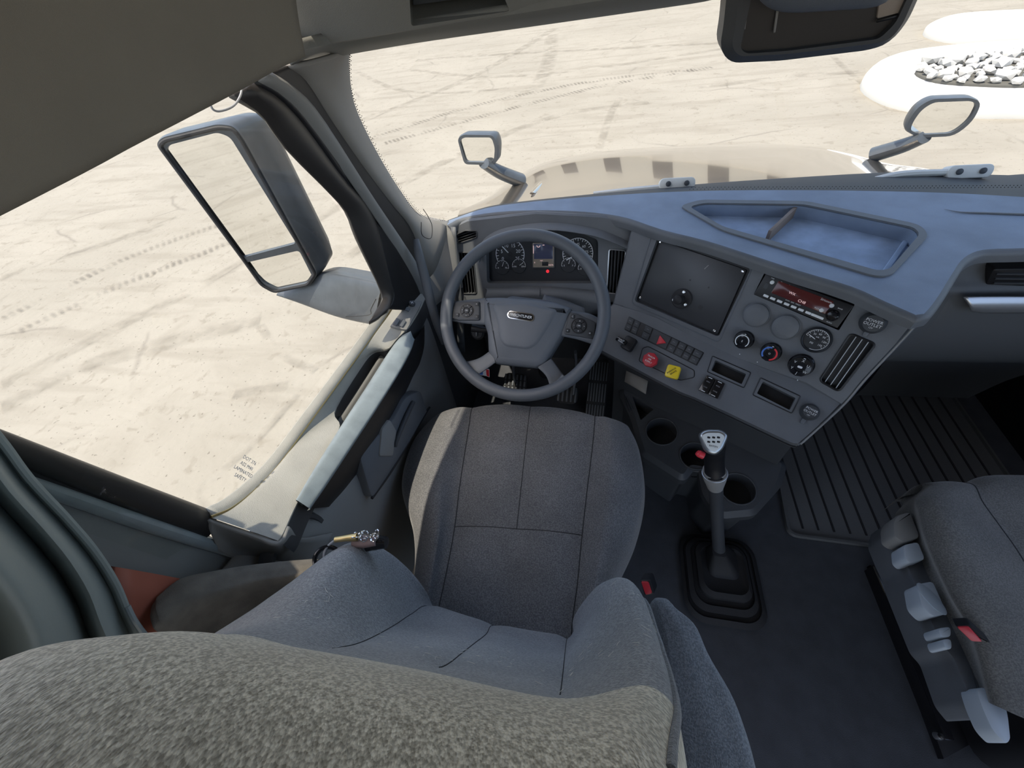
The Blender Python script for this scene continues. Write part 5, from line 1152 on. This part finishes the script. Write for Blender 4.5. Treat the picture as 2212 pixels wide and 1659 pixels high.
# backrest
BR = [
 (.46, (-.83, -.08), (-.82, .05), (-.735, .14), (-.70, .155), (-.57, .145), (-.44, .145), (-.42, .145), (-.345, .08), (-.335, -.06)),
 (.58, (-.86, -.10), (-.83, .06), (-.725, .165), (-.705, .150), (-.575, .135), (-.441, .137), (-.428, .160), (-.350, .09), (-.335, -.08)),
 (.67, (-.875, -.11), (-.85, .07), (-.762, .195), (-.695, .120), (-.565, .108), (-.44, .110), (-.395, .196), (-.338, .11), (-.33, -.1)),
 (.76, (-.885, -.13), (-.865, .06), (-.790, .188), (-.682, .088), (-.56, .083), (-.438, .086), (-.362, .190), (-.322, .10), (-.325, -.12)),
 (.85, (-.87, -.14), (-.855, .02), (-.772, .122), (-.668, .060), (-.555, .058), (-.436, .060), (-.352, .130), (-.326, .05), (-.325, -.14)),
 (.90, (-.865, -.15), (-.85, .0), (-.757, .075), (-.662, .046), (-.55, .046), (-.435, .047), (-.353, .100), (-.330, .03), (-.328, -.15)),
 (.95, (-.86, -.16), (-.842, -.025), (-.745, .040), (-.655, .036), (-.545, .036), (-.434, .036), (-.356, .076), (-.334, .01), (-.33, -.16)),
 (1.02, (-.85, -.17), (-.830, -.040), (-.735, .016), (-.648, .020), (-.545, .022), (-.433, .022), (-.364, .040), (-.345, -.005), (-.345, -.17)),
 (1.08, (-.855, -.18), (-.828, -.038), (-.74, .007), (-.635, .014), (-.54, .014), (-.43, .015), (-.378, .018), (-.358, -.02), (-.355, -.17)),
 (1.13, (-.845, -.18), (-.808, -.048), (-.725, -.008), (-.63, -.004), (-.54, -.004), (-.43, -.006), (-.39, -.008), (-.372, -.04), (-.365, -.16)),
 (1.16, (-.81, -.16), (-.775, -.095), (-.72, -.055), (-.62, -.05), (-.54, -.05), (-.44, -.05), (-.41, -.055), (-.395, -.08), (-.39, -.14)),
 (1.168, (-.78, -.13), (-.76, -.11), (-.7, -.10), (-.62, -.10), (-.54, -.10), (-.45, -.10), (-.43, -.10), (-.41, -.11), (-.41, -.13))]
rb = [[V((x, y, z)) for x, y in r] for z, *r in BR]
NU2, NV2 = 81, 90; gB = loftpts(rb, NU2, NV2)
def cb(k): return int(round(k/8*(NU2-1)))
def _unused(): pass
def rbk(k): return int(round(k/(len(rb)-1)*(NV2-1)))
for i in range(NV2):
    for j in range(NU2):
        d = 0
        if i < rbk(7):
            for c_ in (cb(3), cb(5)): d = max(d, math.exp(-((j-c_)/1.2)**2)*min(1, (rbk(7)-i)/8))
            d = max(d, .7*math.exp(-((j-cb(4))/1.0)**2)*min(1, (rbk(7)-i)/8))
        gB[i][j] = gB[i][j]+V((0, -d*.007, 0))
ks = rbk(7)
mb = MB(); mb.grid(gB[:ks+1]); bkr = build('backrest', mb, M['seatback'], ds, ang=180)
mb = MB(); mb.grid(gB[ks:]); build('backrest_top', mb, M['knit'], ds, ang=180)
mb = MB(); mb.add([p for p in gB[-1]], [tuple(range(NU2))]); build('top_cap', mb, M['knit'], ds)
for c_, m_ in ((cb(3), 'seam'), (cb(5), 'seam'), (cb(4), 'seam')):
    mb = MB(); mb.tube([gB[i][c_]+V((0, .0003, 0)) for i in range(0, ks-6)], .0006, 6); build('seam', mb, M['seam'], bkr)
# welt along the right bolster edge, running down over the back corner
wp = [V((-.340, .176, .775)), V((-.334, .150, .82)), V((-.336, .118, .87)), V((-.340, .080, .93)), V((-.350, .045, .99)), V((-.362, .018, 1.05)), V((-.374, .000, 1.09)), V((-.40, -.004, 1.115))]
def snap(p):
    return min((q for r in gB for q in r), key=lambda q: (q-p).length)
mb = MB(); jj = cb(6.5); pts = [gB[i][jj]+(gB[i][jj]-V((-.55, .0, gB[i][jj].z))).normalized()*.001 for i in range(rbk(2.6), rbk(8.6))]; mb.tube(pts, .0030, 8); build('welt', mb, M['armf'], bkr)
mb = MB(); i_ = rbk(8.6); mb.tube([gB[min(NV2-1, i_+int(k*3.2))][jj-k]+V((0, .0005, .001)) for k in range(0, 9)], .002, 8); build('welt', mb, M['seam'], bkr)
mb = MB(); mb.grid([[V((-.60+x, .10+y, z)) for x, y in rr2(.46, .18, .04)] for z in (.34, .46)], True, True, True); build('recliner_bracket', mb, M['black'], ds)
# pale lint hairs caught in the backrest fabric
mb = MB()
for k in range(70):
    i = random.randint(rbk(3), rbk(6)); j = random.randint(cb(2), cb(6.3)); q = gB[i][j]; d = (gB[i+1][j]-q).normalized(); e = (gB[i][j+1]-q).normalized(); n_ = e.cross(d)
    if n_.dot(CAM-q) < 0: n_ = -n_
    a = random.uniform(0, 3.14); t_ = d*math.cos(a)+e*math.sin(a); q = q+n_*.0012; L = random.uniform(.002, .0055); b_ = n_.cross(t_)
    mb.tube([q-t_*L, q+b_*random.uniform(-.001, .001), q+t_*L], .00022, 4)
o = build('lint', mb, mat('lint', (.7, .68, .62), .9), bkr); o['kind'] = 'stuff'
# armrests
def arm(name, T, zt, dz, m, label=None, seamrow=None):
    """T: outline stations (left px, right px) on the top face, with a height each"""
    rows = []
    for (l, r_), z in T:
        a = px(*l, z=z); b = px(*r_, z=z); d = (b-a).normalized(); w = (b-a).length
        rows.append([a+V((0, 0, -dz)), a+V((0, 0, -dz*.5)), a+V((0, 0, -.022)), a+d*w*.10+V((0, 0, -.004)), a+d*w*.3, (a+b)/2+V((0, 0, .002)), a+d*w*.7, a+d*w*.9+V((0, 0, -.004)), b+V((0, 0, -.022)), b+V((0, 0, -dz*.5)), b+V((0, 0, -dz))])
    c0 = sum(rows[0], V((0, 0, 0)))/11; c1 = sum(rows[-1], V((0, 0, 0)))/11
    dr = (rows[0][5]-rows[1][5]).normalized(); d2 = (rows[-1][5]-rows[-2][5]).normalized()
    def endr(r, c, dd, k, o): return [c+(p-c)*k+dd*o for p in r]
    rows = [endr(rows[0], c0, dr, .25, .022), endr(rows[0], c0, dr, .75, .016), endr(rows[0], c0, dr, .93, .006)]+rows+[endr(rows[-1], c1, d2, .93, .006), endr(rows[-1], c1, d2, .75, .016), endr(rows[-1], c1, d2, .25, .022)]
    mb = MB(); mb.loft(rows, 44, 50, closed=True, capA=True, capB=True); return build(name, mb, m, ds, ang=180)
arm('armrest', [(((1418, 1318), (1466, 1312)), .72), (((1424, 1370), (1508, 1345)), .725), (((1430, 1430), (1540, 1412)), .73), (((1440, 1520), (1592, 1500)), .735), (((1452, 1600), (1625, 1585)), .74), (((1460, 1670), (1645, 1655)), .745), (((1470, 1760), (1665, 1745)), .745)], .72, .085, M['armf'])
arm('armrest', [(((672, 1202), (700, 1235)), .78), (((600, 1207), (625, 1250)), .805), (((520, 1216), (545, 1262)), .83), (((450, 1227), (470, 1285)), .855), (((385, 1241), (400, 1310)), .875), (((340, 1275), (350, 1345)), .885)], .75, .13, mat('worn armrest cloth', (.115, .105, .09), .9, bump=.6, bscale=900, var=.4, vscale=40))
mb = MB(); mb.box(Fr((-.265, .10, .60), (0, 1, 0), (0, 0, -1)), 0, 0, .06, .10, -.03, .0, .01, .003); build('armrest_bracket', mb, M['black'], ds)
# buckle by the right bolster
BKF = Fr(px(1397, 1270, z=.56), px(1408, 1276, z=.56)-px(1386, 1262, z=.56), px(1402, 1290, z=.55)-px(1396, 1255, z=.565))
bu = thing('belt_buckle', BKF.o-V((0, 0, .1)), 'red-buttoned belt buckle beside the driver seat bolster', 'buckle')
mb = MB(); bq = rnd2([BKF.loc(*q) for q in ((1382, 1252), (1404, 1252), (1414, 1284), (1392, 1288))], .004); mb.prism(BKF, bq, -.04, 0, .003); build('buckle_housing', mb, M['black'], bu)
mb = MB(); bq = rnd2([BKF.loc(*q) for q in ((1385, 1255), (1401, 1256), (1409, 1281), (1395, 1284))], .003); mb.prism(BKF, bq, -.002, .003, .001); build('release_button', mb, M['red'], bu)
# hanging bundle of cords and brass connector behind the left wing
def bundle():
    t = thing('cord_bundle', px(760, 1175, z=.78), 'black cord loops and brass connector bundle on the left armrest tip', 'cord')
    mb = MB(); mb.tube([px(724, 1166, z=.80), px(745, 1163, z=.80), px(772, 1160, z=.80)], [.0045, .0048, .0065], 16, res=10); build('brass_ferrule', mb, M['brass'], t)
    c = px(707, 1208, z=.79); r = ray(707, 1208).normalized(); a = r.cross(V((0, 0, 1))).normalized(); b = r.cross(a)
    for k, (dx, rad_) in enumerate(((0, .0185), (.002, .016))):
        mb = MB(); mb.tube([c+a*math.cos(2*math.pi*i/40)*rad_+b*math.sin(2*math.pi*i/40)*rad_*1.05+r*.002*k for i in range(40)], .0022, 8, closed=True); build('cord_loop', mb, M['gloss'], t)
    mb = MB(); c2 = px(690, 1235, z=.77); mb.tube([c2+a*math.cos(2*math.pi*i/30)*.02+b*math.sin(2*math.pi*i/30)*.012 for i in range(30)], .0035, 8, closed=True); build('cord_loop', mb, M['gloss'], t)
    mb = MB(); mb.tube([px(722, 1168, z=.80), px(708, 1180, z=.797), px(700, 1195, z=.795), px(702, 1215, z=.79), px(712, 1225, z=.79), px(722, 1222, z=.79)], .0018, 8, res=30); build('cord', mb, M['grey_print'], t)
    mb = MB(); mb.tube([px(790, 1178, z=.775), px(812, 1172, z=.775), px(835, 1172, z=.775)], [.010, .012, .009], 14, res=10); build('black_grip', mb, M['gloss'], t)
    mb = MB(); mb.tube([px(765, 1168, z=.785), px(785, 1170, z=.785), px(812, 1168, z=.785)], [.009, .010, .008], 14, res=10); build('pink_sleeve', mb, mat('mauve sleeve', (.30, .22, .22), .5), t)
    for k in range(9):
        u = 765+6*k+random.uniform(-3, 3); v = 1156+random.uniform(-2, 6); q = px(u, v, z=.80); mb = MB()
        n_ = V((random.uniform(-1, 1), random.uniform(-1, 1), random.uniform(.2, 1))).normalized(); x_ = n_.cross(V((1, .2, 0))).normalized(); y_ = n_.cross(x_)
        mb.tube([q+x_*math.cos(2*math.pi*i/16)*.007+y_*math.sin(2*math.pi*i/16)*.005 for i in range(16)], .0011, 6, closed=True); build('split_ring', mb, M['chrome'], t)
bundle()
# ================================================================== GEAR LEVER
gl_ = thing('gear_lever', px(1555, 1225, z=0), 'tall gear lever with silver shift-pattern knob and rubber boot', 'gear lever')
def sqring(c, w, l, z, r=.03, n=6): return [V((c.x+a, c.y+b, z)) for a, b in rr2(w, l, r, n)]
g0_ = px(1557, 1250, z=0); mb = MB(); rows = []
def pxc(u, v, z): return px(u, v, z=z)
lv = [((1557, 1250), .205, .235, .002), ((1557, 1250), .205, .235, .014), ((1556, 1246), .185, .212, .020), ((1556, 1246), .182, .208, .012), ((1556, 1243), .172, .195, .012), ((1556, 1243), .170, .192, .030), ((1558, 1238), .150, .17, .034), ((1558, 1238), .147, .165, .026), ((1560, 1234), .136, .15, .027), ((1562, 1232), .132, .145, .052), ((1564, 1230), .112, .12, .058), ((1562, 1228), .104, .112, .050), ((1560, 1215), .080, .085, .046), ((1556, 1200), .058, .060, .075), ((1554, 1192), .040, .040, .11), ((1553, 1188), .034, .034, .125)]
for (u, v), w, l, z in lv: rows.append(sqring(px(u, v, z=z), w*1.1, l*1.12, z, min(w, l)*.28))
mb.grid(rows, True, True, True); build('boot', mb, M['rubber'], gl_, ang=50)
LV = [px(1553, 1190, z=.11), px(1550, 1140, z=.22), px(1548, 1090, z=.32), px(1546, 1045, z=.42)]
mb = MB(); mb.tube(LV, [.0175, .0165, .0175], 18, res=16); build('lever_shaft', mb, M['dark'], gl_)
mb = MB(); mb.tube([px(1545, 1052, z=.41), px(1544, 1030, z=.45), px(1543, 1015, z=.475)], [.0185, .0275, .0265], 24, res=10); build('collar', mb, M['trimgrey'], gl_)
cc = px(1544, 1022, z=.470); ld = (LV[-1]-LV[0]).normalized(); sx_ = ld.cross(V((0, 1, 0))).normalized(); sy_ = ld.cross(sx_)
mb = MB(); mb.tube([cc+sx_*.0278*math.cos(2*math.pi*i/40)+sy_*.0278*math.sin(2*math.pi*i/40) for i in range(40)], .0015, 8, closed=True); build('collar_ring', mb, M['silver'], gl_)
mb = MB(); mb.tube([px(1544, 1025, z=.465), px(1543, 1000, z=.50), px(1542, 975, z=.545), px(1542, 962, z=.575)], [.0235, .0225, .024, .025], 24, res=14); build('grip', mb, M['black'], gl_)
kc = px(1542, 957, z=.60); KN = Fr(kc, (.985, -.17, 0), (0, -.80, -.60))
Pk = rnd2([KN.loc(*q, .0) for q in ((1508, 938), (1525, 928), (1558, 928), (1575, 940), (1562, 972), (1545, 985), (1522, 976))], .010)
mb = MB(); mb.grid([[KN(a, b, c) for a, b in off2(Pk, i)] for i, c in ((.010, -.045), (.001, -.02), (-.0005, -.006), (.001, .001), (.005, .004))], True, True, True); kn = build('knob', mb, M['knobsilver'], gl_, ang=60)
Pp = rnd2([KN.loc(*q, .004) for q in ((1515, 941), (1528, 935), (1556, 935), (1566, 943), (1556, 966), (1543, 978), (1528, 968))], .006)
mb = MB(); mb.prism(KN, Pp, .003, .0052, .0004); pt_ = build('pattern_plate', mb, M['knobplate'], kn)
for j in range(2):
    for i in range(3):
        a, b = KN.loc(1531+10.5*i, 945+9.5*j, .005); mb = MB(); mb.box(KN, a, b, .0062, .0042, .005, .0056, .0012, .0001); build('gear_mark', mb, M['black'], pt_)
a, b = KN.loc(1541, 964, .005); lettering(KN, a, b, 'EATON', .0052, M['black'], pt_, c=.0054)
mb = MB(); mb.tube([px(1520, 985, z=.565), px(1510, 980, z=.568), px(1506, 977, z=.570)], [.008, .0085, .006], 12, res=8); build('splitter_button', mb, M['redlit'], kn)
# ================================================================== FLOOR MAT
fm = thing('floor_mat', px(1950, 1100, z=0), 'ribbed black rubber mat on the passenger side floor', 'mat')
mp_ = [(.222, .614), (.96, .600), (.96, 1.36), (.30, 1.36), (.262, 1.05), (.238, .80)]
MF = Fr((0, 0, 0), (1, 0, 0), (0, -1, 0)); mo = rnd2([(x, -y) for x, y in mp_], .035)
mb = MB(); mb.prism(MF, mo, .0005, .006, .002); mb.grid([[MF(a, b, c) for a, b in off2(mo, i)] for i, c in ((0, .001), (.001, .014), (.008, .014), (.012, .005))], True); build('mat_body', mb, M['mat'], fm)
x = .275
while x < .95:
    x0 = x; mb = MB(); mb.tube([V((x+(.02 if x < .3 else 0), 1.33, .007)), V((x+.0, 1.0, .007)), V((x, .645, .007))], .003, 6); build('mat_rib', mb, M['rubber'], fm); x += .045
# ================================================================== PASSENGER SEAT
ps = thing('passenger_seat', (.60, .30, 0), 'grey-brown fabric passenger seat with pale side levers', 'seat')
L0 = [(1976, 1105), (1973, 1085), (1982, 1062), (2012, 1047)]
def P3(u, v, z): return px(u, v, z=z)
rows = [
 [P3(1990, 1060, .42), P3(2012, 1049, .47), P3(2060, 1044, .485), P3(2110, 1046, .48), V((.50, .60, .48)), V((.80, .61, .48)), V((.90, .58, .46)), V((.93, .56, .40))],
 [P3(1972, 1085, .42), P3(1984, 1078, .48), P3(2040, 1075, .505), P3(2130, 1082, .49), V((.52, .56, .49)), V((.80, .56, .49)), V((.90, .55, .50)), V((.94, .53, .42))],
 [P3(1976, 1120, .42), P3(1992, 1118, .48), P3(2055, 1120, .512), P3(2165, 1130, .49), V((.54, .48, .49)), V((.80, .48, .49)), V((.90, .47, .50)), V((.95, .46, .42))],
 [P3(1995, 1180, .42), P3(2010, 1180, .48), P3(2090, 1190, .51), P3(2215, 1200, .49), V((.56, .38, .485)), V((.80, .38, .485)), V((.90, .38, .50)), V((.95, .38, .42))],
 [P3(2040, 1280, .42), P3(2055, 1280, .48), P3(2140, 1290, .50), P3(2270, 1300, .48), V((.58, .25, .48)), V((.80, .25, .48)), V((.90, .25, .49)), V((.95, .25, .42))],
 [P3(2085, 1370, .42), P3(2105, 1370, .47), P3(2190, 1400, .48), P3(2310, 1420, .47), V((.60, .12, .47)), V((.80, .12, .47)), V((.90, .12, .48)), V((.95, .12, .42))]]
rows = [[p+V((0, .015, -.08)) for p in rows[0]], [p+V((0, .018, -.03)) for p in rows[0]]]+rows+[[p+V((0, -.1, -.03)) for p in rows[-1]]]
rows = [[r[0]+V((.0, 0, -.07))]+r+[r[-1]+V((0, 0, -.1))] for r in rows]
gp = loftpts(rows, 60, 60); sc_ = int(4/9*59)
for i in range(60):
    for j in range(60): gp[i][j] += V((0, 0, -.005*math.exp(-((j-sc_)/1.2)**2)*(1 if i > 8 else 0)))
mb = MB(); mb.grid(gp); pc_ = build('cushion', mb, M['pseat'], ps, ang=180)
mb = MB(); mb.tube([gp[i][sc_] for i in range(8, 60)], .0012, 6); build('seam', mb, M['seam'], pc_)
def solidpoly(name, Q, z, h, m, par, r=.008, bev=.003, lab=None):
    F = Fr((0, 0, z), (1, 0, 0), (0, -1, 0)); P = [F.loc(*q) for q in Q]; mb = MB(); mb.prism(F, rnd2(P, r), -h, 0, bev); o = build(name, mb, m, par)
    if lab: o['label'] = lab
    return o
solidpoly('side_cover', ((1932, 1118), (1968, 1104), (1982, 1130), (2010, 1195), (2050, 1290), (2075, 1350), (2090, 1420), (2125, 1480), (2135, 1560), (2100, 1520), (2060, 1420), (2035, 1395), (2010, 1340), (1975, 1262), (1962, 1225), (1944, 1190), (1926, 1150)), .395, .10, M['dash'], ps)
solidpoly('front_cap', ((1929, 1128), (1938, 1112), (1968, 1104), (1990, 1160), (1955, 1172), (1932, 1160)), .43, .05, M['trimgrey'], ps, .01, .006)
for nm, Q in (('height_lever', ((1951, 1177), (1984, 1170), (2000, 1208), (1966, 1216), (1954, 1205))), ('recline_lever', ((1981, 1262), (2016, 1255), (2048, 1326), (2014, 1332), (1990, 1308))),
              ('lumbar_button', ((2025, 1357), (2055, 1353), (2056, 1376), (2034, 1378))), ('lumbar_button', ((2034, 1381), (2056, 1379), (2058, 1402), (2043, 1402)))):
    o = solidpoly(nm, Q, .428, .045, M['levergrey'], ps, .008, .003, 'pale grey plastic control')
    if nm == 'recline_lever':
        F = Fr((0, 0, .428), (1, 0, 0), (0, -1, 0)); a, b = F.loc(2012, 1293); G = F.sub(a, b, 0, 1.15); mb = MB(); mb.prism(G, [(.030*math.cos(t_*math.pi/16), .012*math.sin(t_*math.pi/16)) for t_ in range(32)], -.001, .0015, .0008); build('lever_dish', mb, mat('dished grey', (.38, .44, .50), .4), o)
o = solidpoly('backrest_release', ((2108, 1487), (2130, 1484), (2168, 1502), (2180, 1545), (2186, 1600), (2174, 1608), (2145, 1580), (2122, 1530)), .42, .04, M['levergrey'], ps, .01, .004, 'pale blue-grey lever low on the seat')
mb = MB(); pbk = [[V((x, .12-.16*(z-.42)/.3+(.03 if abs(x-.68) > .17 else 0)*1, z)) for x in (.42, .45, .52, .68, .84, .92, .94)] for z in (.40, .5, .62)]
# rails on the floor
def rail(name, q0, q1, w, m):
    a = px(*q0, z=.045); b = px(*q1, z=.045); d = (b-a).normalized(); F = Fr(a, d, V((d.y, -d.x, 0)) if False else d.cross(V((0, 0, 1)))); L = (b-a).length
    mb = MB(); mb.box(F, L/2, 0, L, w, -.045, 0, .004, .002); return build(name, mb, m, ps)
rail('seat_rail', (1893, 1222), (2052, 1600), .022, M['gloss']); rail('seat_rail', (1950, 1218), (2108, 1580), .018, M['gloss'])
F = Fr((0, 0, .03), (1, 0, 0), (0, -1, 0)); mb = MB(); mb.prism(F, [F.loc(*q) for q in ((1884, 1218), (1962, 1212), (2120, 1600), (2045, 1640))], -.03, -.01, .002); build('rail_base', mb, M['black'], ps)
for q in ((1903, 1226), (1948, 1222), (2018, 1477), (2030, 1590)):
    c = px(*q, z=.05); mb = MB(); mb.lathe(Fr(c, (1, 0, 0), (0, -1, 0)), [(.008, -.012), (.008, .0), (.006, .004), (.0001, .005)], 16); build('rail_bolt', mb, M['chrome'], ps)
mb = MB(); mb.grid([[V((.66+x_, .33+y_, z)) for x_, y_ in rr2(w, l, .04)] for w, l, z in ((.42, .44, .42), (.40, .44, .34), (.36, .42, .20), (.36, .44, .03))], True, True, True); build('seat_pedestal', mb, M['black'], ps, ang=40)
BK2 = Fr(px(2090, 1368, z=.50), px(2110, 1372, z=.50)-px(2080, 1352, z=.5), (0, -.6, -.5)); pbu = thing('belt_buckle', BK2.o-V((0, 0, .08)), 'red-buttoned belt buckle on the passenger seat side', 'buckle')
mb = MB(); bq = rnd2([BK2.loc(*q) for q in ((2062, 1351), (2098, 1349), (2142, 1390), (2105, 1388))], .004); mb.prism(BK2, bq, -.03, 0, .003); build('buckle_housing', mb, M['black'], pbu)
mb = MB(); bq = rnd2([BK2.loc(*q) for q in ((2066, 1353), (2092, 1352), (2122, 1385), (2098, 1384))], .003); mb.prism(BK2, bq, -.002, .003, .001); build('release_button', mb, M['red'], pbu)
